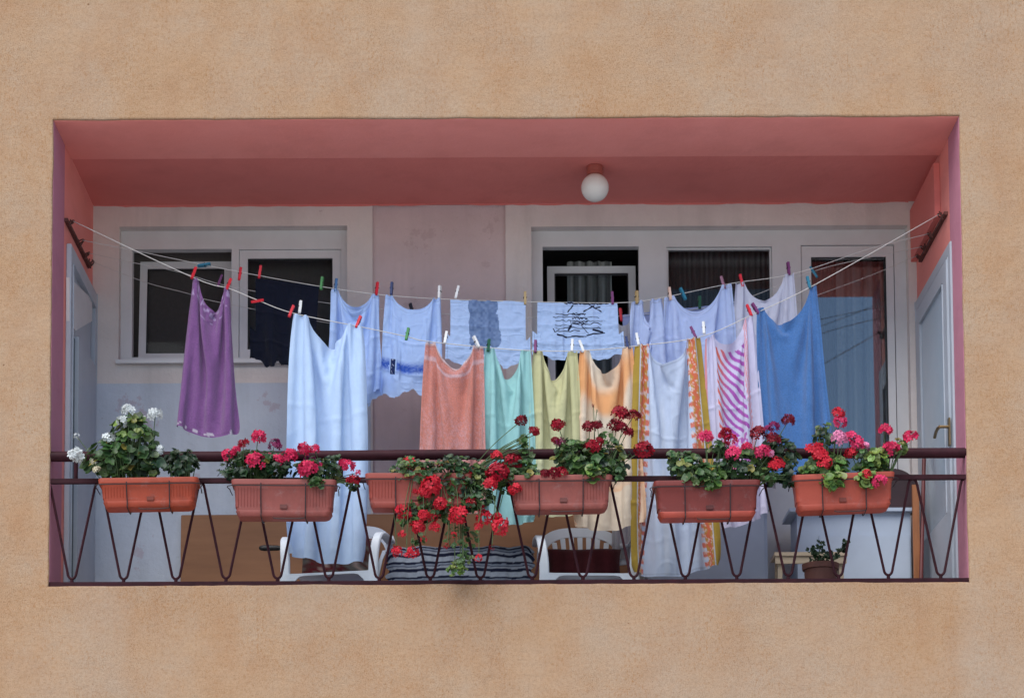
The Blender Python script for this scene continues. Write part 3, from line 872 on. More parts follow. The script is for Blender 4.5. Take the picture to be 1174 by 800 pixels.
cloth('cloth', 'narrow grey-white cloth hanging low behind the peach towel', 'cloth', YC, (702, 366), (727, 362), 3, (702, 634), (727, 634), const((.50, .50, .54)), 'cotton', seed=19, sh=4, fold=.02)
def simulate():
    N = len(cloths)
    items = []
    for c in cloths:
        items.append((c, 0))
    for c in cloths:
        if c['layer']:
            items.append((c, 1))
    N = len(items)
    X = np.zeros((N, NR, NC, 3), np.float32); W = np.ones((N, NR, NC), np.float32)
    dx = np.zeros(N, np.float32); dz = np.zeros(N, np.float32)
    G = np.full((N, NR, NC), 9.8, np.float32)
    PIN = []
    u = np.linspace(0, 1, NC); v = np.linspace(0, 1, NR)
    U, V = np.meshgrid(u, v)
    for k, (c, lay) in enumerate(items):
        y = c['y'] + .035 * lay
        tl, tr = P(*c['tl'], y), P(*c['tr'], y)
        b0, b1 = P(*c['bl'], y), P(*c['br'], y)
        dip = c['dip'] * .0052 * (.72 if lay else 1)
        d = (tr - tl).length
        shm = c['sh'] * .00505            # width of the pegged, gathered shoulder at each side
        shc = shm * 1.55                  # cloth taken up by it
        if c['row']:
            w = d * 1.015
        else:
            w = arc_len(d - 2 * shm, dip) * 1.0 + 2 * shc
        bw = abs(b1.x - b0.x)
        w = max(w, bw * 1.0)
        L = ((tl.z + tr.z) / 2 - (b0.z + b1.z) / 2)
        L *= .975 if c['row'] else .955
        if lay: L *= .97
        c.setdefault('dims', []).append((w, L))
        dx[k] = w / (NC - 1); dz[k] = L / (NR - 1)
        r = np.random.default_rng(100 + c['seed'] + 31 * lay)
        us = shc / w
        up_ = tr - tl
        # horizontal fraction along the top edge and its drop
        T = np.where(U < us, U / max(us, 1e-6) * shm / d, np.where(U > 1 - us, 1 - (1 - U) / max(us, 1e-6) * shm / d, shm / d + (U - us) / max(1 - 2 * us, 1e-6) * (1 - 2 * shm / d)))
        Q_ = np.clip((T - shm / d) / max(1 - 2 * shm / d, 1e-6), 0, 1)
        if c['row']:
            T = U; Q_ = U * 0
        ztop = tl.z + (tr.z - tl.z) * T - 4 * dip * Q_ * (1 - Q_) * (1 if not c['row'] else 0)
        zbot = b0.z + (b1.z - b0.z) * U
        TT = T + (U - T) * np.minimum(1, V * 1.6)
        xl = tl.x + (b0.x - tl.x) * V; xr = tr.x + (b1.x - tr.x) * V
        X[k, ..., 0] = xl + (xr - xl) * TT
        X[k, ..., 2] = ztop + (zbot - ztop) * V
        f = 0
        nf = 3 + 2.2 * r.random()
        for q, (n, am) in enumerate(((nf, 1.0), (nf * .53, .7), (nf * 1.7, .35))):
            f = f + am * np.sin(2 * np.pi * (n * U + r.uniform(0, 1)) + r.uniform(-.9, .9) * V * 1.6)
        # amplitude that uses up the spare width of every row
        for rr in range(NR):
            xx = X[k, rr, :, 0].astype(float); zz = X[k, rr, :, 2].astype(float)
            lo_, hi_ = 0.0, .09
            for _ in range(14):
                md = (lo_ + hi_) / 2
                yy = md * f[rr]
                if np.sum(np.sqrt(np.diff(xx) ** 2 + np.diff(yy) ** 2 + np.diff(zz) ** 2)) < w: lo_ = md
                else: hi_ = md
            X[k, rr, :, 1] = y + lo_ * f[rr]
        if c['row']:
            X[k, ..., 1] = y + f * c['fold'] * .8 * smooth(V, 0, .12)
        if c['mask'] is not None:
            act = c['mask'](U, V)
            G[k][~act] = 0
        if c['row']:
            W[k, 0, :] = 0
        else:
            ends = max(3, int(round(us * (NC - 1))) + 1)
            for e in range(ends):
                t = e / (ends - 1)
                for side in (0, 1):
                    j = e if side == 0 else NC - 1 - e
                    s_ = shm / d * t
                    p_ = tl + up_ * (s_ if side == 0 else 1 - s_)
                    X[k, 0, j] = (p_.x, y + .016 * math.sin(e * 2.2 + c['seed']), p_.z - .004 * (e % 2))
                    W[k, 0, j] = 0
        # light hold of the bottom corners, sideways only
        PIN.append((k, X[k, -1, 0, :2].copy(), X[k, -1, -1, :2].copy()))
    V0 = X.copy()
    rx = dx[:, None, None]; rz = dz[:, None, None]
    rd = np.sqrt(dx ** 2 + dz ** 2)[:, None, None]
    def con(a, b, rest, st, comp=1.0):
        A, Bq = X[a], X[b]
        D = Bq - A
        l = np.sqrt((D * D).sum(-1)) + 1e-9
        wa, wb = W[a], W[b]
        e = (l - rest) / l
        if comp < 1:
            e = np.where(e < 0, e * comp, e)
        s = (e * st / (wa + wb + 1e-9))[..., None] * D
        X[a] += wa[..., None] * s
        X[b] -= wb[..., None] * s
    S = slice
    A_ = S(None)
    H = [((A_, A_, S(0, NC - 1, 2)), (A_, A_, S(1, NC, 2))), ((A_, A_, S(1, NC - 1, 2)), (A_, A_, S(2, NC, 2)))]
    Vt = [((A_, S(0, NR - 1, 2)), (A_, S(1, NR, 2))), ((A_, S(1, NR - 1, 2)), (A_, S(2, NR, 2)))]
    Sh = []
    for r0 in (0, 1):
        ra, rb = S(r0, NR - 1, 2), S(r0 + 1, NR, 2)
        Sh.append(((A_, ra, S(0, NC - 1)), (A_, rb, S(1, NC))))
        Sh.append(((A_, ra, S(1, NC)), (A_, rb, S(0, NC - 1))))
    Bd = [((A_, A_, S(0, NC - 2)), (A_, A_, S(2, NC)), 2 * rx), ((A_, S(0, NR - 2)), (A_, S(2, NR)), 2 * rz)]
    dt = 1 / 60
    Wf = (W > 0)[..., None]
    for it in range(30):
        vel = (X - V0) * .9
        V0 = X.copy()
        X += np.where(Wf, vel, 0)
        X[..., 2] -= np.where(W > 0, G * dt * dt * .5, 0)
        for j in range(9):
            for a, b in Vt: con(a, b, rz, 1.0, .35)
            for a, b in H: con(a, b, rx, 1.0, .9)
            for a, b in Sh: con(a, b, rd, .25, .3)
            for a, b, rr in Bd: con(a, b, rr, .02)
        for k, p0, p1 in PIN:
            X[k, -1, 0, :2] += (p0 - X[k, -1, 0, :2]) * .5
            X[k, -1, -1, :2] += (p1 - X[k, -1, -1, :2]) * .5
    return items, X

def cr_matrix(n, up):
    m = (n - 1) * up + 1
    A = np.zeros((m, n))
    for i in range(m):
        t = i / up
        k = min(int(t), n - 2); t -= k
        w = [-.5 * t + t * t - .5 * t ** 3, 1 - 2.5 * t * t + 1.5 * t ** 3, .5 * t + 2 * t * t - 1.5 * t ** 3, -.5 * t * t + .5 * t ** 3]
        for q, ww in enumerate(w):
            A[i, min(max(k - 1 + q, 0), n - 1)] += ww
    return A

def build_laundry():
    items, X = simulate()
    layers = {}
    for k, (c, lay) in enumerate(items):
        layers.setdefault(id(c), []).append((lay, X[k]))
    for c in cloths:
        vs, fs, cs = [], [], []
        off = 0
        for lay, G in layers[id(c)]:
            up = c['up']
            Ar, Ac = cr_matrix(NR, up), cr_matrix(NC, up)
            F = np.einsum('ij,jkd,lk->ild', Ar, G, Ac)
            m, n = F.shape[:2]
            U, V = np.meshgrid(np.linspace(0, 1, n), np.linspace(0, 1, m))
            w, L = c['dims'][lay]
            F[..., 1] += (vnoise(U, V, 14, 9, 60 + c['seed']) - .5) * .008 + (vnoise(U, V, 30, 24, 61 + c['seed']) - .5) * .003
            if c['material'] == 'cotton':
                for lu in (.5,) if c['seed'] % 2 else (.33, .67):
                    F[..., 1] -= .005 * np.exp(-((U - lu) * w / .009) ** 2) * (V > .12)
                for lv in (.36, .68):
                    F[..., 1] -= .0045 * np.exp(-((V - lv + .01 * np.sin(U * 7)) * L / .009) ** 2)
                rn = np.abs(vnoise(U, V, 7, 10, 70 + c['seed']) - .5) * 2
                F[..., 1] -= .0022 * np.exp(-(rn / .10) ** 2)
            cc = c['colour'](U, V, w, L)
            act = c['mask'](U, V) if c['mask'] is not None else np.ones(U.shape, bool)
            idx = np.arange(m * n).reshape(m, n) + off
            q = act[:-1, :-1] & act[1:, :-1] & act[1:, 1:] & act[:-1, 1:]
            quads = np.stack([idx[:-1, :-1], idx[1:, :-1], idx[1:, 1:], idx[:-1, 1:]], -1)[q]
            vs.append(F.reshape(-1, 3)); cs.append(cc.reshape(-1, 3)); fs.append(quads)
            off += m * n
        vs = np.concatenate(vs); cs = np.concatenate(cs); fs = np.concatenate(fs)
        used = np.zeros(len(vs), bool); used[fs.ravel()] = True
        remap = np.cumsum(used) - 1
        vs, cs, fs = vs[used], cs[used], remap[fs]
        base = Vector((float(vs[:, 0].mean()), c['y'], float(vs[:, 2].min())))
        me = bpy.data.meshes.new(c['name'])
        me.from_pydata((vs - np.array(base)).tolist(), [], fs.tolist())
        me.materials.append(M[c['material']])
        me.polygons.foreach_set('use_smooth', np.ones(len(me.polygons), bool))
        o = bpy.data.objects.new(c['name'], me)
        COL.objects.link(o)
        o.location = base
        set_tint(o, cs)
        tag(o, c['label'], c['cat'], c['group'])
build_laundry()

# ------------------------------------------------------------------ pegs
PEGC = {'red': lin(196, 22, 40), 'white': (.72, .72, .72), 'green': (.05, .22, .06), 'dark green': (.02, .10, .05), 'navy': (.015, .03, .12), 'purple': (.16, .03, .13), 'teal': (.02, .16, .25), 'blue': (.05, .13, .28), 'wooden': (.42, .30, .14), 'beige': (.62, .42, .34), 'mauve': (.26, .12, .18), 'black': (.012, .012, .02)}
PM = {k: mat(k.replace(' ', '_') + '_peg_plastic', v, .4, .1, 30) for k, v in PEGC.items()}
def peg(u, v, col, y, tilt, label, spread=.0, ln=.078):
    p = P(u, v, y)
    root = empty('clothes_peg', p, label, 'clothes peg', 'clothes pegs on the lines')
    Mx = Matrix.Translation(p) @ Matrix.Rotation(R(tilt), 4, 'Y') @ Matrix.Rotation(R(90 + random.uniform(-28, 28)), 4, 'Z')
    for s in (-1, 1):
        bm = bmesh.new()
        # a jaw: thick at the spring, thinner at the tip, opening at the top
        pr = [(.003, -.5), (.0085, -.42), (.009, .0), (.0095, .12), (.0105, .48), (.009, .5), (.004, .5), (.0022, .1), (.0012, -.1), (.0012, -.5)]
        a = [bm.verts.new((s * x, -.0075 + .0015 * abs(z), z * ln)) for x, z in pr]
        b = [bm.verts.new((s * x, .0075 - .0015 * abs(z), z * ln)) for x, z in pr]
        bm.faces.new(a); bm.faces.new(b[::-1])
        for i in range(len(pr)):
            j = (i + 1) % len(pr)
            bm.faces.new((a[i], a[j], b[j], b[i]))
        bm.transform(Mx)
        fin('jaw', bm, PM[col], root)
    bm = bmesh.new()
    tube(bm, [(-.0115, -.009, .004), (.0115, -.009, .004)], .0022, 5); tube(bm, [(-.0115, .009, .004), (.0115, .009, .004)], .0022, 5)
    bm.transform(Mx)
    fin('spring', bm, 'wire', root)
PEGS = [
 (222, 313, 'red', YA, 20, 'red peg on the left corner of the purple towel'), (262, 326, 'red', YA, 22, 'red peg on the right corner of the purple towel'),
 (295, 345, 'red', YA, 80, 'red peg lying sideways, empty, between purple and white towel'), (334, 357, 'red', YA, 22, 'red peg on the left corner of the plain white towel'),
 (344, 352, 'white', YA, 6, 'white peg beside a red one on the plain white towel'), (411, 369, 'red', YA, 22, 'red peg on the right corner of the plain white towel'),
 (467, 383, 'green', YA, 12, 'green peg empty on the front line before the blue-banded shirt'), (511, 387, 'white', YA, 10, 'white peg on the left corner of the salmon towel'),
 (546, 392, 'white', YA, -25, 'white peg on the right corner of the salmon towel'), (560, 396, 'dark green', YA, 6, 'dark green peg on the left corner of the mint towel'),
 (614, 397, 'purple', YA, 2, 'dark purple peg between mint and yellow towels'), (656, 396, 'white', YA, 3, 'white peg on the right corner of the yellow towel'),
 (667, 397, 'white', YA, -20, 'white peg on the left corner of the peach towel'), (719, 393, 'navy', YA, -8, 'navy peg on the right corner of the peach towel'),
 (731, 389, 'white', YA, -10, 'white peg on the left corner of the beach towel'), (795, 381, 'purple', YA, -25, 'dark purple peg on the right corner of the beach towel'),
 (807, 376, 'white', YA, -3, 'white peg on the left corner of the zebra towel'), (859, 356, 'red', YA, -22, 'red peg on the right corner of the zebra towel'),
 (866, 354, 'purple', YA, -30, 'dark purple peg on the left corner of the blue towel'), (927, 324, 'teal', YA, -12, 'teal peg on the right corner of the blue towel'),
 (275, 314, 'red', YB, 8, 'red peg standing empty left of the navy t-shirt'), (298, 312, 'red', YB, 8, 'red peg on the left end of the navy t-shirt'),
 (369, 325, 'green', YB, 6, 'green peg on the right end of the navy t-shirt'), (385, 327, 'blue', YB, 5, 'steel blue peg on the plain white t-shirt beside the navy one'),
 (432, 331, 'red', YB, 6, 'red peg on the right hem of the plain white t-shirt'), (449, 331, 'navy', YB, 4, 'navy peg on the left hem of the blue-banded t-shirt'),
 (504, 335, 'white', YB, 3, 'white peg on the right hem of the blue-banded t-shirt'), (524, 335, 'white', YB, 14, 'white peg on the left of the blotch-printed t-shirt'),
 (602, 342, 'wooden', YB, 0, 'wooden peg between the blotch-printed and the lettered t-shirt'), (702, 342, 'purple', YB, -2, 'purple peg on the right of the lettered t-shirt'),
 (730, 341, 'wooden', YB, 0, 'wooden peg on the narrow bunched white shirt'), (768, 337, 'beige', YB, -6, 'beige peg on the left of the wide-hemmed shirt'),
 (783, 337, 'teal', YB, -24, 'teal tilted peg beside a beige one on the wide-hemmed shirt'), (829, 324, 'mauve', YB, -16, 'mauve peg on the right of the wide-hemmed shirt'),
 (850, 322, 'red', YB, -12, 'red peg on the left of the rightmost white shirt'), (904, 308, 'purple', YB, -5, 'purple peg on the right of the rightmost white shirt'),
 (712, 361, 'red', YC, -6, 'red peg behind the lettered t-shirt on the rear line'), (753, 357, 'navy', YC, -22, 'navy tilted peg on the lilac cloth of the rear line'),
 (802, 347, 'dark green', YC, 0, 'dark green peg on the rear line, seen above the wide dipping hem'), (472, 355, 'black', YC, -14, 'black peg on the rear line seen through the banded shirt hem'),
 (234, 304, 'teal', YB, 82, 'teal peg lying sideways on the line before the open window sash'), (252, 322, 'purple', YC, 20, 'dark purple peg on the rear line behind the purple towel'),
 (933, 312, 'teal', YC, -32, 'teal peg tilted on the rear line beside the blue towel'),
]
for u, v, c, y, t, l in PEGS:
    peg(u, v, c, y, t, l, ln=.075 if y == YA else .08)

# ------------------------------------------------------------------ planters
def rr_loop(hx, hy, r, n=5):
    pts = []
    for cx, cy, a0 in ((hx - r, hy - r, 0), (-hx + r, hy - r, 90), (-hx + r, -hy + r, 180), (hx - r, -hy + r, 270)):
        for k in range(n + 1):
            a = R(a0 + 90 * k / n)
            pts.append((cx + r * math.cos(a), cy + r * math.sin(a)))
    return pts

PLANT = {}
def planter(key, u0, u1, v0, v1, col, rot, label, lip=None, yaw=0, tabdark=.4, ribs=True, pitch=0):
    yc = -.095
    a, b = P(u0, (v0 + v1) / 2, yc - .085), P(u1, (v0 + v1) / 2, yc - .085)
    top = P((u0 + u1) / 2, v0, yc - .085).z; bot = P((u0 + u1) / 2, v1, yc - .07).z
    wx = (b.x - a.x) / 2; h = top - bot
    cx = (a.x + b.x) / 2
    root = empty('planter_box', (cx, yc, bot), label, 'planter', 'planter boxes along the railing')
    Mx = Matrix.Rotation(R(rot), 4, 'Y') @ Matrix.Rotation(R(yaw), 4, 'Z') @ Matrix.Rotation(R(pitch), 4, 'X')
    m, nt, bs = nodes('planter_plastic')
    c0 = ramp(nt, noise_node(nt, 6, 5, .6), [(.3, tuple(x * .85 for x in col)), (.7, col)])
    st = ramp(nt, noise_node(nt, 16, 6, .72), [(.56, (0, 0, 0)), (.74, (.5,) * 3)])
    c1 = mix(nt, st, c0, tuple(.5 * x + .15 for x in col))
    dirt = ramp(nt, noise_node(nt, 7, 6, .7, (1, 1, .5)), [(.5, (0, 0, 0)), (.75, (.55,) * 3)])
    c1 = mix(nt, dirt, c1, tuple(.45 * x for x in col))
    nt.links.new(c1, bs.inputs['Base Color'])
    bs.inputs['Roughness'].default_value = .55
    bs.inputs['Specular IOR Level'].default_value = .35
    bump(nt, bs, noise_node(nt, 30, 4, .6), .001)
    def shell(levels, cap_in=True):
        bm = bmesh.new()
        loops = []
        for hx, hy, z in levels:
            n = []
            for (x, y) in rr_loop(hx, hy, .028):
                n.append(bm.verts.new((x, y, z)))
            loops.append(n)
        for p, q in zip(loops, loops[1:]):
            for i in range(len(p)):
                j = (i + 1) % len(p)
                bm.faces.new((p[i], p[j], q[j], q[i]))
        bm.faces.new(loops[0]); bm.faces.new(loops[-1])
        return bm
    bm = shell([(wx * .885, .066, .030), (wx * .90, .067, .031), (wx * .95, .076, h - .032), (wx * .955, .077, h - .030), (wx * .94, .073, h - .03), (wx * .92, .068, .05)])
    if ribs:
        for i in range(30):
            x = -wx * .86 + i * wx * 1.72 / 29
            if abs(x) < wx * .42:
                continue
            z0, z1 = .05, h - .045
            f = lambda z: -(.067 + .009 * (z - .03) / max(h - .06, .01)) - .0015
            vs = [bm.verts.new((x + dx_, f(z) + .002 if abs(dx_) > .002 else f(z) - .0012, z)) for z in (z0, z1) for dx_ in (-.0025, 0, .0025)]
            bm.faces.new((vs[0], vs[1], vs[4], vs[3])); bm.faces.new((vs[1], vs[2], vs[5], vs[4]))
    bm.transform(Mx); fin('box_body', bm, m, root, smooth='angle', local=True)
    bm = shell([(wx * .957, .078, h - .030), (wx * .99, .084, h - .028), (wx, .086, h - .004), (wx * .995, .085, h), (wx * .95, .077, h), (wx * .945, .075, h - .028)])
    bm.transform(Mx); fin('rim', bm, m, root, smooth='angle', local=True)
    ml = m if lip is None else mat('sunlit_planter_tray', lip, .5, .15, 10)
    bm = shell([(wx * .85, .062, 0), (wx * .865, .065, .003), (wx * .91, .071, .028), (wx * .905, .070, .0305), (wx * .87, .06, .0305)])
    for vv in bm.verts:
        if vv.co.z < .004:
            vv.co.z += .004 * math.sin(vv.co.x * 30)
    bm.transform(Mx); fin('drip_tray', bm, ml, root, smooth='angle', local=True)
    bm = bmesh.new(); tx_ = random.uniform(-.02, .02); box(bm, tx_ - .019, tx_ + .019, -.0765, -.066, h * .20, h * .20 + .022); bm.transform(Mx)
    fin('overflow_tab', bm, mat('planter_tab', tuple(x * tabdark for x in col), .6), root, bev=.005, local=True)
    bm = bmesh.new()
    lp_ = rr_loop(wx * .93, .070, .025)
    vs = [bm.verts.new((x, y, h - .03 + random.uniform(-.006, .006))) for x, y in lp_]
    c = bm.verts.new((0, 0, h - .018))
    for i in range(len(vs)):
        bm.faces.new((vs[i], vs[(i + 1) % len(vs)], c))
    bm.transform(Mx); fin('soil', bm, 'soil', root, smooth=True, local=True)
    # wire holder
    hold = empty('wire_planter_holder', (cx, yc, bot - .004), 'thin wire holder clasping the ' + label.split(' planter')[0] + ' planter', 'holder', 'wire holders under the planter boxes')
    for s in (-.42, .42):
        bm = bmesh.new()
        x = s * wx * 1.0
        pts = [(x, .128, h - .01), (x, .10, h + .012), (x, .09, h - .04), (x, .083, .03), (x, .07, -.004), (x, -.07, -.004), (x, -.078, .03), (x * 1.01, -.092, h - .045), (x * 1.01, -.094, h - .02)]
        pts = [Mx @ Vector(p) for p in pts]
        tube(bm, catmull(pts, 4), .0032, 6)
        fin('hook_wire', bm, 'wire', hold, smooth=True, local=True)
    bm = bmesh.new()
    pts = [(-wx * 1.02, .06, h - .05), (-wx * 1.03, -.03, h - .045), (-wx * .98, -.0925, h - .034), (0, -.0935, h - .034), (wx * .98, -.0925, h - .034), (wx * 1.03, -.03, h - .045), (wx * 1.02, .06, h - .05)]
    tube(bm, catmull([Mx @ Vector(p) for p in pts], 5), .0028, 6); fin('front_wire', bm, 'wire', hold, smooth=True, local=True)
    bm = bmesh.new()
    pts = [(-wx * .2, -.07, -.006), (-wx * .1, -.074, -.012), (wx * .3, -.074, -.011), (wx * .42, -.07, -.005)]
    tube(bm, catmull([Mx @ Vector(p) for p in pts], 4), .0028, 6); fin('bottom_wire', bm, 'wire', hold, smooth=True, local=True)
    PLANT[key] = (cx, yc, bot, h)

planter(1, 112, 227, 547, 580, (.34, .052, .022), -1.2, 'bright orange planter box with white geraniums at the left end', yaw=2)
planter(2, 264, 385, 549, 591, (.26, .066, .054), .6, 'dusty pink planter box with crimson geraniums, second from the left')
planter(3, 418, 541, 542, 581, (.28, .055, .04), .4, 'reddish planter box half hidden by a cascading red geranium')
planter(4, 584, 703, 544, 583, (.27, .070, .056), -.3, 'pale brick planter box with dark red geraniums, fourth from the left')
planter(5, 750, 873, 550, 592, (.17, .027, .022), -.4, 'dark brick-red planter box shaded in colour, tray coloured as sunlit', lip=(.32, .050, .030), ribs=False)  # shade under the rim and sun on the tray put into the two colours
planter(6, 910, 1028, 542, 583, (.35, .058, .034), -1.4, 'orange planter box with leaves coloured sunlit lime at the right end', yaw=-2, ribs=False)

# ------------------------------------------------------------------ geraniums
class Leaves:
    def __init__(s):
        s.v, s.f, s.c = [], [], []
    def add(s, c, nrm, size, col, star=False):
        nrm = nrm.normalized()
        a = nrm.cross(Vector((random.uniform(-1, 1), random.uniform(-1, 1), random.uniform(-.3, .3)))).normalized()
        b = nrm.cross(a)
        n = 11
        i0 = len(s.v)
        s.v.append(tuple(c - nrm * size * .16))
        k0 = random.uniform(.75, 1.0)
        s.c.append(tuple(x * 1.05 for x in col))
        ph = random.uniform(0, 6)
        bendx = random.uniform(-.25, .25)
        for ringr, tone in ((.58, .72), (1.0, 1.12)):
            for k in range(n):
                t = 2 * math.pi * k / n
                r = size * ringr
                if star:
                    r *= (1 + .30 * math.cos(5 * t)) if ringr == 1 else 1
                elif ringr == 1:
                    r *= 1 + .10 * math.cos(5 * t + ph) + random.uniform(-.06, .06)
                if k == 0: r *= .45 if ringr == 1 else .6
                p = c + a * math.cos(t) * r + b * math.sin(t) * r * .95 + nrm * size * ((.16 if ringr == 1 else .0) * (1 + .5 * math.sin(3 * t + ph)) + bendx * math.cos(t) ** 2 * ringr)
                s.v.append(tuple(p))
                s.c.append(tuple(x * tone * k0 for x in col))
        for k in range(n):
            j = (k + 1) % n
            s.f.append((i0, i0 + 1 + k, i0 + 1 + j))
            s.f.append((i0 + 1 + k, i0 + 1 + n + k, i0 + 1 + n + j, i0 + 1 + j))
    def build(s, name, parent, material='foliage'):
        off = origin_of(parent)
        me = bpy.data.meshes.new(name)
        me.from_pydata([tuple(Vector(p) - off) for p in s.v], [], s.f)
        me.materials.append(M[material])
        for p in me.polygons: p.use_smooth = True
        o = bpy.data.objects.new(name, me); COL.objects.link(o); o.parent = parent
        set_tint(o, np.array(s.c))
        return o

def flower_head(c, r, col, root, stem_from, n=26, face=Vector((0, -.7, .7))):
    s = Leaves()
    face = face.normalized()
    for i in range(n):
        while True:
            d = Vector((random.gauss(0, 1), random.gauss(0, 1), random.gauss(0, 1))).normalized()
            if d.dot(face) > -.35: break
        d = Vector((d.x, d.y, d.z * .85))
        p = c + d * r * random.uniform(.72, 1.0)
        nrm = (d + Vector((random.uniform(-.4, .4),) * 1 + (random.uniform(-.4, .4), random.uniform(-.4, .4)))).normalized()
        a = nrm.cross(Vector((random.random(), random.random(), random.random() + .1))).normalized(); b = nrm.cross(a)
        fr = r * random.uniform(.38, .52)
        k0 = random.uniform(.7, 1.15)
        cc = tuple(min(1, x * k0) for x in col)
        i0 = len(s.v); s.v.append(tuple(p)); s.c.append(tuple(x * .55 for x in cc))
        for k in range(5):
            t = 2 * math.pi * k / 5 + random.uniform(-.15, .15)
            dd = a * math.cos(t) + b * math.sin(t); ss = a * -math.sin(t) + b * math.cos(t)
            L_ = fr * random.uniform(.85, 1.1)
            q = [p + dd * L_ * .55 + ss * fr * .30 + nrm * fr * .2, p + dd * L_ + ss * fr * .22 + nrm * fr * .22, p + dd * L_ - ss * fr * .22 + nrm * fr * .22, p + dd * L_ * .55 - ss * fr * .30 + nrm * fr * .2]
            i1 = len(s.v)
            for z in q: s.v.append(tuple(z)); s.c.append(cc)
            s.f.append((i0, i1, i1 + 1, i1 + 2, i1 + 3))
    o = s.build('flower_head', root, 'petal')
    # stem with a gentle bend
    bm = bmesh.new()
    a = Vector(stem_from); m_ = (a + c) / 2 + Vector((random.uniform(-.015, .015), random.uniform(-.02, .01), .02))
    tube(bm, catmull([a, m_, c], 5), .0024, 5)
    fin('stem', bm, 'stem', o, smooth=True)
    return o

GREEN = [(.055, .125, .035), (.075, .155, .045), (.040, .090, .028), (.11, .19, .055)]
SUNLIT_LIME = [(.22, .34, .07), (.15, .27, .06), (.30, .41, .11), (.09, .18, .045)]  # sunlight on the leaves put into these brighter greens
DARK = [(.024, .062, .026), (.036, .08, .032), (.016, .042, .02)]
def plant(key, label, blobs, heads, star=False, cat='geranium', root_at=None):
    cx, yc, zb_, h = PLANT[key]
    zs = zb_ + h - .025
    base = root_at or Vector((P(sum(b[0] for b in blobs) / len(blobs), 545, yc).x, yc, zs))
    base = Vector((base.x, yc, zs))
    root = empty('geranium_plant', base, label, cat, 'geraniums in the planter boxes')
    s = Leaves()
    stems = []
    for (u, v, ru, rv, n, pal, size, y0, y1) in blobs:
        for i in range(int(n * (1.7 if key == 3 else 1.25))):
            while True:
                a, b_, c_ = random.uniform(-1, 1), random.uniform(-1, 1), random.uniform(-1, 1)
                q = a * a + b_ * b_ + c_ * c_
                if q < 1 and q > .12: break
            y = (y0 + y1) / 2 + c_ * (y1 - y0) / 2
            p = P(u + a * ru, v + b_ * rv, y)
            nrm = Vector((a * .8 + random.uniform(-.6, .6), -.75 + c_ * .3 + random.uniform(-.5, .5), .65 - b_ * .5 + random.uniform(-.5, .5)))
            col = random.choice(pal) if random.random() > .03 else (.28, .24, .06)
            depthshade = 1
            s.add(p, nrm, size * random.uniform(.8, 1.5), tuple(x * random.uniform(.8, 1.2) for x in col), star)
            if i % 5 == 0 and (v < 575 or i % 15 == 0):
                stems.append(p)
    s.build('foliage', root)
    bm = bmesh.new()
    for p in stems:
        a = Vector((base.x + (p.x - base.x) * .6 + random.uniform(-.02, .02), yc + random.uniform(-.03, .03), zs - .01))
        a.x = max(min(a.x, cx + .25), cx - .25)
        mid = (a + p) / 2 + Vector((0, -.01, .03))
        tube(bm, catmull([a, mid, p], 3), .0026, 4, cap=False)
    if stems:
        fin('stalk', bm, 'stem', root, smooth=True)
    for hd in heads:
        u, v, r, col = hd[:4]
        y = hd[4] if len(hd) > 4 else yc - .03 + random.uniform(-.04, .03)
        n = hd[5] if len(hd) > 5 else 28
        c = P(u, v, y)
        fx = max(min(base.x + (c.x - base.x) * .65, cx + .24), cx - .24)
        sv = Vector((fx, yc + random.uniform(-.02, .02), zs))
        if hd[3] and v > 555:      # hanging heads: stem starts higher on the cascade
            sv = P(u + random.uniform(-18, 18), 548, y + .01)
        face = Vector((random.uniform(-.4, .4), -.6, .7 if v < 556 else .1))
        flower_head(c, r * .0045, col, root, sv, n, face)
    return root
WH = (.74, .78, .78); CR = lin(218, 44, 92); RED = lin(214, 40, 60); DR = lin(128, 10, 34); DR2 = lin(160, 14, 40); PK = lin(228, 60, 110); PALE = lin(240, 150, 190); MAG = lin(140, 30, 90)
YF = (-.19, -.01)
plant(1, 'white geranium bush in the orange planter at the left end', [
  (152, 505, 30, 32, 120, GREEN, .022, *YF), (128, 525, 34, 22, 90, GREEN, .023, *YF), (150, 490, 18, 16, 30, SUNLIT_LIME, .021, -.20, -.1), (165, 530, 28, 20, 80, DARK + GREEN, .022, *YF)], [
  (147, 471, 8, WH), (140.5, 484, 8, WH), (178, 476, 9, WH), (88, 500, 4, WH, -.1, 10), (87, 522, 9.5, WH), (125, 503, 8, WH), (182, 517, 7, WH), (111, 539, 6, (.62, .56, .40), -.18, 14), (107, 530, 4, (.6, .55, .42), -.18, 8), (164, 480, 4, WH, -.1, 10)])
plant(1, 'small dark leafy geranium without flowers beside the white one', [(208, 530, 20, 17, 95, DARK, .016, *YF)], [])
plant(2, 'left crimson geranium in the dusty pink planter', [(290, 533, 36, 17, 150, GREEN + DARK, .020, *YF), (262, 540, 14, 10, 24, DARK, .014, *YF), (318, 535, 14, 16, 50, DARK, .018, *YF)], [
  (296, 501, 9.5, CR), (293, 529, 10.5, CR, -.18), (263, 521, 9, CR), (279, 509, 6.5, DR2), (315, 510, 8, MAG, -.06, 18), (308, 526, 7, PK), (319, 528, 7.5, CR), (331, 523, 10, CR, -.15), (271, 516, 5, CR)])
plant(2, 'right crimson geranium trailing off the dusty pink planter', [(362, 540, 30, 15, 110, GREEN + DARK, .018, *YF), (383, 532, 12, 12, 36, DARK, .014, *YF), (363, 551, 10, 7, 20, GREEN, .016, -.22, -.16), (404, 556, 7, 7, 14, DARK, .013, -.16, -.08)], [
  (349, 515, 8.5, CR), (361, 515, 6.5, CR), (353, 538, 11, CR, -.19), (365, 535, 6, PK), (355, 527, 7, MAG), (399, 534, 8, CR, -.12), (405.6, 551, 8, DR2, -.12), (394, 531, 6, CR, -.12), (411, 542, 4, CR, -.12, 10)])
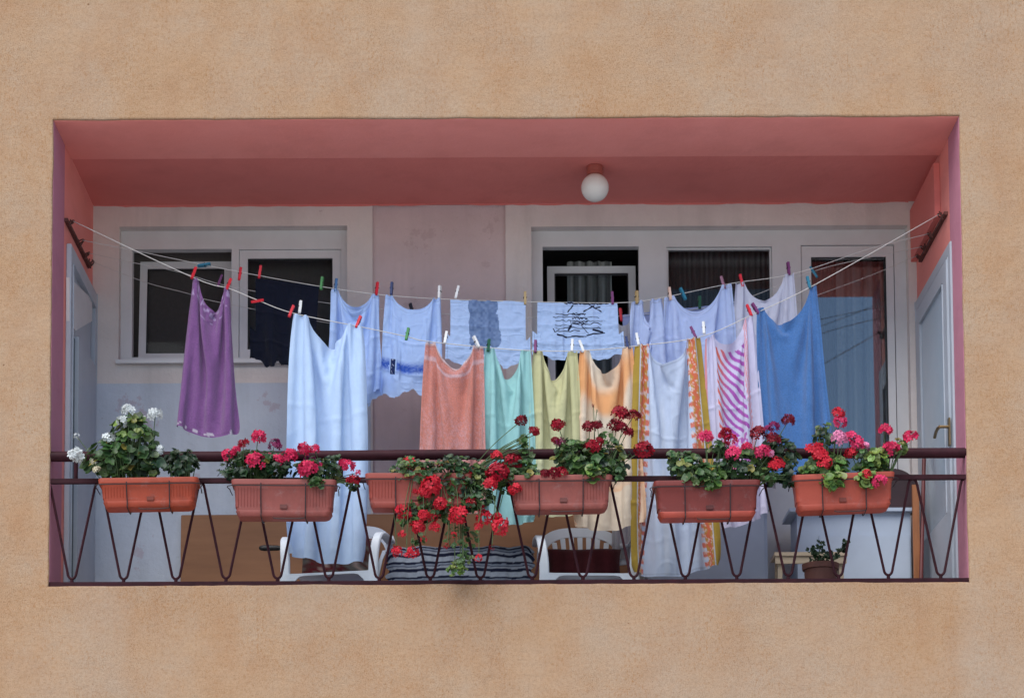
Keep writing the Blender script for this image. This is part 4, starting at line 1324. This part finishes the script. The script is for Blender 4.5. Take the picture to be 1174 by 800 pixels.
plant(3, 'bright red ivy geranium cascading far below its planter', [
  (475, 540, 28, 18, 95, GREEN + SUNLIT_LIME[3:], .015, -.22, -.03), (520, 545, 42, 24, 190, GREEN + DARK, .015, -.22, -.03), (505, 580, 45, 20, 110, GREEN, .014, -.20, -.08), (545, 565, 24, 22, 80, DARK + GREEN, .014, -.22, -.06), (475, 590, 22, 16, 34, GREEN, .014, -.20, -.09), (530, 615, 22, 14, 26, GREEN, .012, -.18, -.09), (480, 618, 8, 14, 12, GREEN, .011, -.18, -.09), (524, 652, 13, 10, 22, SUNLIT_LIME, .013, -.16, -.08), (531, 640, 12, 9, 14, GREEN, .012, -.18, -.09), (585, 550, 20, 16, 60, DARK + GREEN, .015, -.2, -.03), (610, 545, 16, 12, 34, GREEN, .015, -.2, -.03)], [
  (468, 532, 9, RED), (481.5, 542, 8, RED), (462, 552, 8, RED), (476, 564, 6, RED), (494, 556, 12, RED, -.2, 36), (488, 563, 8, RED, -.2), (518, 549, 8, RED), (539, 545, 9, RED), (462, 586, 9.5, RED), (468, 590, 6, RED), (495, 591, 9.5, RED), (479, 603, 9, RED), (498, 605, 7, RED), (461, 612, 5, RED, -.18, 14), (525.5, 590, 11, RED, -.2, 34), (555.7, 594, 10, RED), (574, 603, 11, RED, -.2, 34), (520, 613, 4, RED, -.18, 10), (455, 632, 7, RED), (473, 633, 7.5, RED), (549, 639, 5, RED, -.18, 14), (466, 637, 4, RED, -.18, 10), (564, 627, 4, DR2, -.18, 8), (505, 534, 5, DR2, -.1, 14), (570, 592, 6, RED), (512, 626, 4, DR2, -.18, 8), (505, 577, 8, RED, -.2), (540, 575, 7, RED), (486, 590, 7, RED, -.21), (528, 560, 6, RED), (552, 582, 6, RED), (486, 618, 4, RED, -.18, 10), (470, 575, 6, RED), (548, 603, 5, RED, -.2, 14)])
plant(3, 'darker red geranium between the cascading one and the pale brick planter', [(590, 540, 22, 18, 90, GREEN + DARK, .016, -.18, -.02), (599, 505, 6, 8, 14, GREEN, .014, -.14, -.06), (604, 520, 8, 14, 20, GREEN, .013, -.14, -.06)], [
  (570, 523, 7, RED), (588, 530, 11, DR2, -.12, 34), (572, 543, 13, DR2, -.18, 40), (562, 555, 8.5, RED, -.2), (590, 560, 8, RED, -.18), (586, 551, 9, DR2), (560, 545, 9, RED), (598, 482, 7.5, DR), (612, 494, 6, DR2), (615, 497, 4, DR2)])
plant(4, 'dark red geranium with tall blooms in the pale brick planter', [(668, 527, 34, 22, 170, GREEN, .020, *YF), (655, 518, 18, 18, 50, GREEN + SUNLIT_LIME[3:], .018, *YF), (700, 525, 24, 18, 80, DARK + GREEN, .018, *YF), (680, 541, 18, 10, 36, SUNLIT_LIME[1:] + GREEN, .019, -.22, -.14), (711, 542, 9, 11, 22, GREEN, .015, -.2, -.1), (697, 502, 10, 8, 16, GREEN, .014, *YF), (622, 548, 20, 6, 26, DARK, .014, *YF)], [
  (640, 488, 8.5, DR2), (642, 507, 7.5, MAG, -.08, 16), (637, 505, 5, DR), (676, 489.5, 8.5, DR), (685, 487, 6, DR), (680.5, 512, 8.5, DR2, -.16), (672, 513, 6, DR2), (687, 506, 6, DR2), (711, 474.5, 10, DR2), (726.5, 477, 8, DR), (705, 488, 9, DR), (719, 496, 7.5, DR), (714, 490, 6, DR), (738, 516, 11, DR2, -.12, 36), (635, 543, 8.5, DR, -.17), (644, 542, 7.5, DR2, -.17), (625, 543, 6, DR, -.17), (680.5, 465, 2.5, DR, -.08, 6), (684, 471, 2, (.1, .15, .06), -.08, 5)])
plant(5, 'pink geranium with curling leaves in the dark brick-red planter', [(785, 532, 20, 16, 80, DARK + GREEN, .018, *YF), (808, 545, 30, 14, 110, GREEN + SUNLIT_LIME[3:], .020, -.22, -.05), (815, 552, 12, 8, 22, SUNLIT_LIME[1:2] + GREEN, .02, -.23, -.16), (848, 532, 30, 18, 130, GREEN + DARK, .018, *YF), (770, 524, 8, 7, 12, GREEN, .015, *YF), (822, 512, 16, 8, 24, GREEN, .016, *YF)], [
  (809, 501, 9, PK), (832, 496, 7, DR2), (838, 504, 8, CR), (828, 499, 5, CR), (856, 512, 6.5, CR), (841.5, 520, 9, PK, -.17), (875, 518, 9.5, PK, -.15), (868, 517, 6, PK), (883, 520, 5, PALE, -.15)])
plant(5, 'tall dark red geranium leaning between the two right planters', [(895, 520, 22, 20, 90, DARK, .019, -.15, .0), (880, 545, 14, 10, 34, GREEN, .015, *YF), (905, 545, 14, 14, 40, DARK, .018, *YF)], [
  (869, 498, 10, DR), (886.5, 503, 8.5, DR), (887, 490, 7, MAG, -.06, 18), (904, 482, 8, DR), (891, 532, 9, RED, -.14), (880, 493, 6, MAG, -.06, 14)])
plant(6, 'red geranium with leaves coloured sunlit lime at the left of the right end planter', [(950, 535, 24, 16, 110, SUNLIT_LIME + GREEN, .021, *YF), (955, 551, 14, 10, 40, SUNLIT_LIME, .022, -.23, -.14), (930, 540, 14, 12, 40, SUNLIT_LIME + GREEN, .019, *YF), (945, 500, 12, 16, 34, DARK + GREEN, .016, -.15, 0)], [
  (933, 517, 10.5, RED, -.15, 34), (940, 523, 10, RED, -.16), (946, 531, 8.5, RED, -.18), (960, 473, 8, RED), (963, 484, 8, PK), (961, 502, 9.5, PALE, -.14), (967, 504, 6, PALE, -.14), (975, 501, 8, PK)])
plant(6, 'pink geranium with leaves coloured sunlit lime at the right of the right end planter', [(1000, 538, 20, 15, 95, SUNLIT_LIME + GREEN, .020, *YF), (993, 549, 13, 10, 34, SUNLIT_LIME, .02, -.23, -.14), (1007, 525, 14, 10, 40, SUNLIT_LIME, .018, -.2, -.06), (1033, 511, 8, 9, 22, SUNLIT_LIME, .013, -.14, -.06), (985, 515, 10, 12, 26, GREEN, .015, *YF)], [
  (982, 508, 9, PK, -.14), (990, 511, 6, PALE, -.14), (976, 520, 8, RED), (1015, 493, 8.5, CR), (1044, 501, 9, CR), (1021, 515, 10, CR, -.14), (993.5, 544, 6.5, RED, -.2), (1008, 552.5, 9, PK, -.2)])

# ------------------------------------------------------------------ things on the balcony floor
def chair(x, y, rot, label):
    root = empty('plastic_chair', (x, y, FLOOR), label, 'chair', 'white plastic chairs on the balcony')
    root.rotation_euler.z = rot
    # seat with front apron (local coords, front is -y)
    bm = bmesh.new()
    nx, ny = 14, 10
    g = [[None] * (ny + 1) for _ in range(nx + 1)]
    for i in range(nx + 1):
        for j in range(ny + 1):
            s, t = i / nx * 2 - 1, j / ny
            wx = .245 - .02 * t
            z = .425 - .03 * (1 - s * s) * math.sin(math.pi * min(1, t * 1.1)) - .018 * t - .03 * max(0, .12 - t) / .12
            g[i][j] = bm.verts.new((s * wx, -.24 + .46 * t, z))
    for i in range(nx):
        for j in range(ny):
            bm.faces.new((g[i][j], g[i + 1][j], g[i + 1][j + 1], g[i][j + 1]))
    bmesh.ops.solidify(bm, geom=bm.faces[:], thickness=.006)
    fin('seat', bm, 'plastic', root, smooth=True, local=True)
    # apron with rounded arch
    bm = bmesh.new()
    n = 18
    up, dn = [], []
    for i in range(n + 1):
        s = i / n * 2 - 1
        up.append((s * .262, .402))
        e = max(0, abs(s) - .62) / .38
        dn.append((s * .262, .388 - .13 * e ** 1.6))
    for yy in (-.246, -.236):
        pass
    A = [[bm.verts.new((p[0], yy, p[1])) for p in up] for yy in (-.252, -.238)]
    Bv = [[bm.verts.new((p[0], yy, p[1])) for p in dn] for yy in (-.252, -.238)]
    for i in range(n):
        bm.faces.new((A[0][i], A[0][i + 1], Bv[0][i + 1], Bv[0][i])); bm.faces.new((A[1][i], Bv[1][i], Bv[1][i + 1], A[1][i + 1]))
        bm.faces.new((A[0][i], A[1][i], A[1][i + 1], A[0][i + 1])); bm.faces.new((Bv[0][i], Bv[0][i + 1], Bv[1][i + 1], Bv[1][i]))
    fin('apron', bm, 'plastic', root, smooth='angle', local=True)
    for s in (-1, 1):
        bm = bmesh.new()      # front leg sweeping up and back into the arm rest
        pts = catmull([(s * .29, -.262, 0), (s * .272, -.252, .22), (s * .262, -.238, .42), (s * .27, -.222, .55), (s * .28, -.18, .622), (s * .287, -.08, .645), (s * .282, .08, .648), (s * .262, .20, .668), (s * .235, .275, .72)], 6)
        ring = []
        for i_, p in enumerate(pts):
            d_ = (pts[min(i_ + 1, len(pts) - 1)] - pts[max(i_ - 1, 0)]).normalized()
            nn = d_.cross(Vector((1, 0, 0))).normalized()
            hw = .030 - .004 * min(1, i_ / 20)
            ring.append([bm.verts.new(p + Vector((a_ * hw, 0, 0)) + nn * b_) for a_, b_ in ((-1, -.004), (-.75, -.011), (.75, -.011), (1, -.004), (1, .008), (-1, .008))])
        for p, q in zip(ring, ring[1:]):
            for k in range(6): bm.faces.new((p[k], p[(k + 1) % 6], q[(k + 1) % 6], q[k]))
        bm.faces.new(ring[0]); bm.faces.new(ring[-1])
        fin('arm_leg', bm, 'plastic', root, smooth='angle', local=True)
        bm = bmesh.new()
        pr = [(.285, 0), (.25, 0), (.215, .40), (.25, .41)]
        a = [bm.verts.new((s * px, .27 + (.0 if pz > .1 else .03), pz)) for px, pz in pr]; b = [bm.verts.new((s * px, .235 + (.0 if pz > .1 else .03), pz)) for px, pz in pr]
        bm.faces.new(a); bm.faces.new(b[::-1])
        for i in range(len(pr)):
            j = (i + 1) % len(pr); bm.faces.new((a[i], b[i], b[j], a[j]))
        fin('leg', bm, 'plastic', root, bev=.006, local=True)
    # back: arched top band and fan of slats
    def bk(xx, z):      # curved, raked back surface
        return (xx, .235 + .10 * (z - .42) / .4 - .10 * (xx / .27) ** 2 * .6, z)
    bm = bmesh.new()
    n = 24
    outl, inl = [], []
    for i in range(n + 1):
        t = math.pi * i / n
        outl.append((-.27 * math.copysign(abs(math.cos(t)) ** .75, math.cos(t)), .56 + .25 * math.sin(t) ** .7))
        inl.append((-.225 * math.copysign(abs(math.cos(t)) ** .8, math.cos(t)), .56 + .19 * math.sin(t) ** .75))
    for dy in (0, .014):
        o_ = [bm.verts.new(Vector(bk(*p)) + Vector((0, dy, 0))) for p in outl]; i_ = [bm.verts.new(Vector(bk(*p)) + Vector((0, dy, 0))) for p in inl]
        for k in range(n): bm.faces.new((o_[k], o_[k + 1], i_[k + 1], i_[k]))
        if dy == 0: O0, I0 = o_, i_
        else:
            for k in range(n):
                bm.faces.new((O0[k], o_[k], o_[k + 1], O0[k + 1])); bm.faces.new((I0[k], I0[k + 1], i_[k + 1], i_[k]))
    br = fin('backrest', bm, 'plastic', root, smooth='angle', local=True)
    for k in range(9):
        s = k / 8 * 2 - 1
        bm = bmesh.new()
        xb, xt = s * .165, s * .212
        ztop = .555 + .19 * max(0, 1 - (abs(xt) / .225) ** 2.4) ** .5 + .012
        vs = []
        for z, xx, hw in ((.43, xb, .010), (.58, (xb + xt) / 2, .012), (ztop, xt, .0155)):
            for dy in (.002, .011):
                for d_ in (-hw, hw):
                    q = bk(xx + d_, z); vs.append(bm.verts.new((q[0], q[1] + dy, q[2])))
        for a in (0, 4):
            bm.faces.new((vs[a], vs[a + 1], vs[a + 5], vs[a + 4])); bm.faces.new((vs[a + 2], vs[a + 6], vs[a + 7], vs[a + 3]))
            bm.faces.new((vs[a], vs[a + 4], vs[a + 6], vs[a + 2])); bm.faces.new((vs[a + 1], vs[a + 3], vs[a + 7], vs[a + 5]))
        fin('slat', bm, 'plastic', br, local=True)
    return root
c1x = P(382, 650, .6).x; c2x = P(672, 650, .6).x
chair(c1x + .035, .64, R(-11), 'white plastic armchair behind the plain white towel, patterned cushion on it')
chair(c2x, .70, R(3), 'white plastic armchair with slatted back, maroon cushion on it')

def cushion(name, x, y, z, w, h, d, tilt, colf, label, material='tint'):
    bm = bmesh.new()
    bmesh.ops.create_cube(bm, size=1)
    bmesh.ops.subdivide_edges(bm, edges=bm.edges[:], cuts=14, use_grid_fill=True)
    for v_ in bm.verts:
        a, b, c_ = v_.co
        e = (1 - (2 * abs(a)) ** 4) * (1 - (2 * abs(c_)) ** 4)
        v_.co = Vector((a * w * (1 - .05 * (1 - (2 * c_) ** 2)), b * d * (.25 + .75 * max(e, 0) ** .5) + .006 * math.sin(9 * a + 5 * c_), c_ * h))
    bm.transform(Matrix.Translation((0, 0, h / 2)))
    bm.transform(Matrix.Rotation(R(tilt), 4, 'X'))
    o = fin(name, bm, material, local=True, smooth=True)
    o.location = (x, y, z)
    co = np.array([v_.co for v_ in o.data.vertices])
    set_tint(o, colf(co))
    return tag(o, label, 'cushion')
def col_pat(co):
    o = np.ones((len(co), 3)) * np.array((.10, .035, .03))
    a = np.sin(co[:, 0] * 38 + 3 * np.sin(co[:, 2] * 31)) * np.sin(co[:, 2] * 44 + 2 * np.sin(co[:, 0] * 27))
    o[a > .25] = (.16, .15, .13)
    o[a < -.45] = (.14, .012, .02)
    o[np.abs(a - .05) < .07] = (.42, .32, .27)
    return o
cushion('cushion', c1x + .02, .80, FLOOR + .415, .46, .30, .11, -14, col_pat, 'brown and red leaf-patterned cushion on the left plastic chair')
cushion('cushion', c2x, .80, FLOOR + .415, .44, .22, .10, -12, lambda co: np.ones((len(co), 3)) * np.array((.095, .020, .026)) * (1 + .2 * np.sin(co[:, :1] * 60)), 'plain maroon cushion on the right plastic chair')

# bench with a striped blanket
ba, bb = P(444, 640, .62), P(611, 640, .62)
btop = P(527, 624, .62).z
bx = (ba.x + bb.x) / 2; bw = (bb.x - ba.x)
bench = empty('low_bench', (bx, .84, FLOOR), 'low wooden bench under the striped blanket', 'bench')
fin('bench_top', nbox(bx - bw / 2 + .05, bx + bw / 2 - .05, .66, 1.04, btop - .06, btop - .02), 'beige', bench)
for sx in (-1, 1):
    for yy in (.69, .98):
        fin('leg', nbox(bx + sx * (bw / 2 - .1) - .02, bx + sx * (bw / 2 - .1) + .02, yy, yy + .04, FLOOR, btop - .061), 'beige', bench)
bm = bmesh.new()
prof = catmull([(.60, FLOOR + .10), (.605, FLOOR + .2), (.612, btop - .06), (.635, btop - .012), (.70, btop), (.88, btop + .004), (1.04, btop), (1.075, btop - .03), (1.085, FLOOR + .12)], 6)if False else None
pr = catmull([Vector((0, y_, z_)) for y_, z_ in ((.60, FLOOR + .10), (.604, FLOOR + .2), (.610, btop - .06), (.632, btop - .012), (.70, btop), (.88, btop + .004), (1.04, btop), (1.075, btop - .03), (1.085, FLOOR + .12))], 8)
acc = [0.0]
for p, q in zip(pr, pr[1:]): acc.append(acc[-1] + (q - p).length)
tot = acc[-1]; rs = []
for k in range(int(tot / .005) + 1):
    d_ = k * .005
    i = max(j for j in range(len(acc)) if acc[j] <= d_ + 1e-9); i = min(i, len(pr) - 2)
    rs.append(pr[i].lerp(pr[i + 1], (d_ - acc[i]) / max(acc[i + 1] - acc[i], 1e-6)))
pr = rs
nx = 90
grid = []
cols = []
for i in range(nx + 1):
    s = i / nx * 2 - 1
    colv = []
    for k, p in enumerate(pr):
        e = max(0, abs(s) - .9) / .1
        xx = bx + s * bw / 2 + math.copysign(1, s) * .012 * math.sin(k * .5) * e
        z = p.z - .035 * e ** 2 * (1 if p.z > btop - .1 else .2) + .005 * math.sin(i * .3 + 1) * (p.z > btop - .1)
        y_ = p.y + .006 * math.sin(i * .4 + k * .03) + .003 * math.sin(i * 1.1)
        colv.append(bm.verts.new((xx, y_, z)))
        q = ((k * .005 + .004 * math.sin(i * .09 + 1) + .0012 * math.sin(i * .5)) % .088) / .088
        cols.append((.010, .014, .04) if q < .2 else ((.30, .34, .42) if q < .34 else ((.03, .04, .09) if q < .40 else ((.22, .26, .34) if q < .52 else ((.010, .014, .04) if q < .66 else (.34, .39, .48))))))
    grid.append(colv)
for i in range(nx):
    for k in range(len(pr) - 1):
        bm.faces.new((grid[i][k], grid[i + 1][k], grid[i + 1][k + 1], grid[i][k + 1]))
o = fin('striped_blanket', bm, 'tint', smooth=True)
set_tint(o, np.array(cols))
tag(o, 'navy and grey striped blanket draped over a low bench between the chairs', 'blanket')

# brown board along the wall
x0, x1, _, _ = rect(207, 600, 720, 660, 1.24)
bz = P(450, 588, 1.24).z
bm = bmesh.new(); box(bm, x0, x1, 1.225, 1.24, FLOOR + .002, bz, Matrix.Translation((0, 1.24, FLOOR)) @ Matrix.Rotation(R(-2), 4, 'X') @ Matrix.Translation((0, -1.24, -FLOOR)))
tag(fin('brown_board', bm, 'board', bev=.003), 'long brown board standing against the back wall behind the chairs', 'board')
# small white ledge strip above board (skirting)
# black handle poking out left of the chair
h0, h1 = P(297, 628, .8), P(345, 628, .8)
bm = bmesh.new()
tube(bm, [h0 + Vector((0, 0, 0)), h0 + Vector((.008, 0, 0)), h0 + Vector((.03, 0, 0)), h0 + Vector((.11, 0, 0)), h0 + Vector((.14, 0, 0)), h1], [.006, .014, .018, .016, .009, .009], 10)
tag(fin('black_stick', bm, 'black', smooth='angle'), 'black grip of a handle sticking out beside the left plastic chair', 'handle')

# cupboard and low cabinet
cup = rect(742, 581, 881, 668, .95)
C1 = empty('white_cupboard', ((cup[0] + cup[1]) / 2, 1.1, FLOOR), 'plain white cupboard behind the long beach towel', 'cupboard')
fin('cupboard_body', nbox(cup[0], cup[1], .97, 1.28, FLOOR + .002, cup[3] - .022), 'cabinet', C1, bev=.003)
fin('cupboard_top', nbox(cup[0] - .01, cup[1] + .012, .945, 1.285, cup[3] - .021, cup[3]), 'cabinet', C1, bev=.003)
fin('cupboard_door', nbox(cup[0] + .02, cup[1] - .02, .955, .969, FLOOR + .05, cup[3] - .04), 'cabinet', C1, bev=.003)
cab = rect(914, 583, 1046, 668, .98)
C2 = empty('low_cabinet', ((cab[0] + cab[1]) / 2, 1.1, FLOOR), 'low white cabinet with overhanging top under the right balcony door', 'cabinet')
fin('cabinet_body', nbox(cab[0], cab[1], 1.0, 1.28, FLOOR + .002, cab[3] - .022), 'cabinet', C2, bev=.003)
fin('cabinet_top', nbox(cab[0] - .05, cab[1] + .005, .96, 1.285, cab[3] - .021, cab[3]), 'cabinet', C2, bev=.004)
pz = P(980, 613, .98).z
fin('drawer_front', nbox(cab[0] + .13, cab[1] - .01, .985, .999, FLOOR + .04, pz), 'cabinet', C2, bev=.003)
# round dark cushion on the cabinet
cc = P(1021, 584, 1.08)
bm = bmesh.new()
prf = []
for k in range(25):
    t = math.pi * k / 24
    prf.append((.165 * math.cos(t), .02 + .235 * math.sin(t) ** .6 if 0 < k < 24 else .0))
aa = [bm.verts.new((cc.x + a_ * 1.0, 1.02 + .0 * z_, cab[3] + .001 + z_)) for a_, z_ in prf]
bb_ = [bm.verts.new((cc.x + a_ * .98, 1.16, cab[3] + .001 + z_ * .98)) for a_, z_ in prf]
bm.faces.new(aa); bm.faces.new(bb_[::-1])
for i in range(len(prf)):
    j = (i + 1) % len(prf); bm.faces.new((aa[i], bb_[i], bb_[j], aa[j]))
tag(fin('round_cushion', bm, mat('dark_maroon_leather', (.035, .014, .018), .5, .3, 8), bev=.025, smooth='angle', seg=3), 'dark round-topped cushion standing on the low white cabinet', 'cushion')
# plank and pole in the right corner
a = P(1049, 556, .9); b = P(1049, 668, .9)
bm = bmesh.new(); box(bm, a.x - .02, a.x + .02, .885, .905, FLOOR + .001, a.z)
tag(fin('wooden_plank', bm, 'wood', bev=.003), 'orange-brown wooden plank standing upright beside the low cabinet', 'plank')
a = P(1058.5, 480, .99); b = P(1052.5, 668, .78)
bt = a + (b - a) * 1.0; bt.z = FLOOR
bm = bmesh.new(); tube(bm, [Vector((b.x - .004, .76, FLOOR + .001)), Vector((a.x, .99, P(1058, 524, .95).z))], .012, 8)
tag(fin('broom_pole', bm, mat('red_pole_paint', (.13, .025, .025), .5), smooth='angle'), 'thin dark red pole leaning in the right corner', 'pole')
# small beige bench
sb = rect(888, 633, 972, 645, .56)
SB = empty('small_bench', ((sb[0] + sb[1]) / 2, .64, FLOOR), 'small beige wooden bench behind the brown flower pot', 'bench')
fin('bench_top', nbox(sb[0], sb[1], .56, .74, sb[3] - .02, sb[3] + .002), 'beige', SB, bev=.003)
fin('apron', nbox(sb[0] + .005, sb[1] - .005, .568, .582, sb[2], sb[3] - .0205), 'beige', SB)
for ux in (.08, .92):
    for yy in (.583, .70):
        xx = sb[0] + (sb[1] - sb[0]) * ux
        fin('leg', nbox(xx - .013, xx + .013, yy, yy + .026, FLOOR, sb[3] - .0205), 'beige', SB)
# pot with a dark plant, standing on a stool-high stack
pc = P(941, 668, .36)
pt = P(941, 647, .36).z
PO = empty('flower_pot', (pc.x, .36, FLOOR), 'round brown flower pot in front of the small bench', 'flower pot')
hh = pt - FLOOR
bm = bmesh.new(); lathe(bm, [(.06, 0), (.066, .003), (.094, hh - .035), (.08, hh - .035), (.05, .05)], (pc.x, .36, FLOOR)); fin('pot_body', bm, 'pot', PO, smooth='angle')
bm = bmesh.new(); lathe(bm, [(.0945, hh - .034), (.104, hh - .032), (.107, hh), (.097, hh), (.092, hh - .03)], (pc.x, .36, FLOOR)); fin('rim', bm, 'pot', PO, smooth='angle')
bm = bmesh.new(); lathe(bm, [(.0915, hh - .03), (.09, hh - .02), (.02, hh - .016)], (pc.x, .36, FLOOR)); fin('soil', bm, 'soil', PO)
PP = empty('potted_plant', (pc.x, .36, pt - .02), 'sparse dark plant growing in the brown flower pot', 'plant')
s = Leaves()
bm = bmesh.new()
for br_ in ([(941, 650), (939, 636), (942, 622)], [(941, 650), (934, 640), (930, 630)], [(943, 650), (955, 640), (965, 630), (971, 622)], [(942, 650), (948, 640), (952, 634)]):
    pts = catmull([P(u, v, .36 + random.uniform(-.03, .03)) for u, v in br_], 5)
    tube(bm, pts, .003, 5)
    for p in pts[3:]:
        for q in range(3):
            s.add(p + Vector((random.uniform(-.022, .022), random.uniform(-.02, .02), random.uniform(-.014, .018))), Vector((random.uniform(-1, 1), -.6, random.uniform(-.2, 1))), random.uniform(.010, .018), random.choice(DARK))
fin('stem', bm, 'stem', PP, smooth=True)
s.build('foliage', PP)

# ------------------------------------------------------------------ curtains in the windows
def curtain(u0, u1, v0, v1, y, folds, amp, colf, label, name='curtain', up=0):
    a = rect(u0, v0, u1, v1, y)
    nx, nz = 140, 40
    bm = bmesh.new(); g = []; cols = []
    r = random.Random(u0)
    ph = r.uniform(0, 6)
    for i in range(nx + 1):
        s = i / nx
        col = []
        for j in range(nz + 1):
            t = j / nz
            f = math.sin(s * folds * 2 * math.pi + ph + .6 * math.sin(s * 9)) + .4 * math.sin(s * folds * 4.7 + t)
            col.append(bm.verts.new((a[0] + (a[1] - a[0]) * s, y + amp * f * (.5 + .5 * t), a[3] - (a[3] - a[2]) * t)))
            cols.append(colf(s, t))
        g.append(col)
    for i in range(nx):
        for j in range(nz):
            bm.faces.new((g[i][j], g[i + 1][j], g[i + 1][j + 1], g[i][j + 1]))
    o = fin(name, bm, 'curtain', smooth=True)
    set_tint(o, np.array(cols))
    return tag(o, label, 'curtain', 'curtains behind the balcony glass')
def lace(s, t):
    b = .26 if .03 < t < .07 else .11
    k = 1 + .35 * math.sin(s * 150) * math.sin(t * 3 + s * 20)
    return (b * k, b * .97 * k, b * .95 * k)
def brownc(s, t):
    k = .75 + .35 * math.sin(s * 26) + .15 * math.sin(s * 71)
    return (.46 * k, .47 * k, .45 * k)
curtain(758, 897, 284, 600, 1.53, 22, .012, lace, 'dark lace curtain with a pale top band in the middle window pane')
curtain(140, 395, 280, 425, 1.53, 3, .003, lambda s, t: (.17, .15, .14), 'added grey-brown sheet standing in for the dim room behind the left window')  # sheet added behind the panes to set the dim interior tone
curtain(650, 704, 300, 600, 1.60, 5, .02, brownc, 'narrow brown-grey curtain behind the tilted window sash')
curtain(958, 1034, 286, 660, 1.55, 6, .02, brownc, 'brown-grey pleated curtain at the right of the balcony door')
curtain(910, 962, 286, 660, 1.57, 10, .01, lace, 'dark lace curtain at the left of the balcony door')

# ------------------------------------------------------------------ light, sky, camera
sun_dir = Vector((-.26, -.54, .80)).normalized()
el = math.asin(sun_dir.z); az = math.atan2(sun_dir.x, sun_dir.y)
wd = bpy.data.worlds.new('World'); scn.world = wd; wd.use_nodes = True
nt = wd.node_tree
sky = nt.nodes.new('ShaderNodeTexSky'); sky.sky_type = 'NISHITA'; sky.sun_disc = False
sky.sun_elevation = el; sky.sun_rotation = az; sky.air_density = 1.0; sky.dust_density = .2; sky.ozone_density = 2.5
nt.links.new(sky.outputs[0], nt.nodes['Background'].inputs[0])
nt.nodes['Background'].inputs[1].default_value = .15
sl_ = bpy.data.lights.new('sun', 'SUN'); sl_.energy = 4.5; sl_.angle = R(60); sl_.color = (1, .96, .90)
so = bpy.data.objects.new('sun', sl_); COL.objects.link(so); so.rotation_euler = sun_dir.to_track_quat('Z', 'Y').to_euler(); so.location = (0, 0, 20)

cam = bpy.data.cameras.new('camera'); cam.sensor_width = 36; cam.lens = 36 * FPX / 1174
cam.shift_x = SHX; cam.shift_y = SHY; cam.clip_end = 2000; cam.clip_start = .1
co = bpy.data.objects.new('camera', cam); COL.objects.link(co)
co.matrix_world = Matrix.Translation(CAM) @ ROT.to_4x4()
scn.camera = co
scn.view_settings.view_transform = 'Standard'; scn.view_settings.look = 'None'; scn.view_settings.exposure = 0; scn.view_settings.gamma = 1
scn.cycles.max_bounces = 8; scn.cycles.diffuse_bounces = 5; scn.cycles.transparent_max_bounces = 12
scn.cycles.use_denoising = True
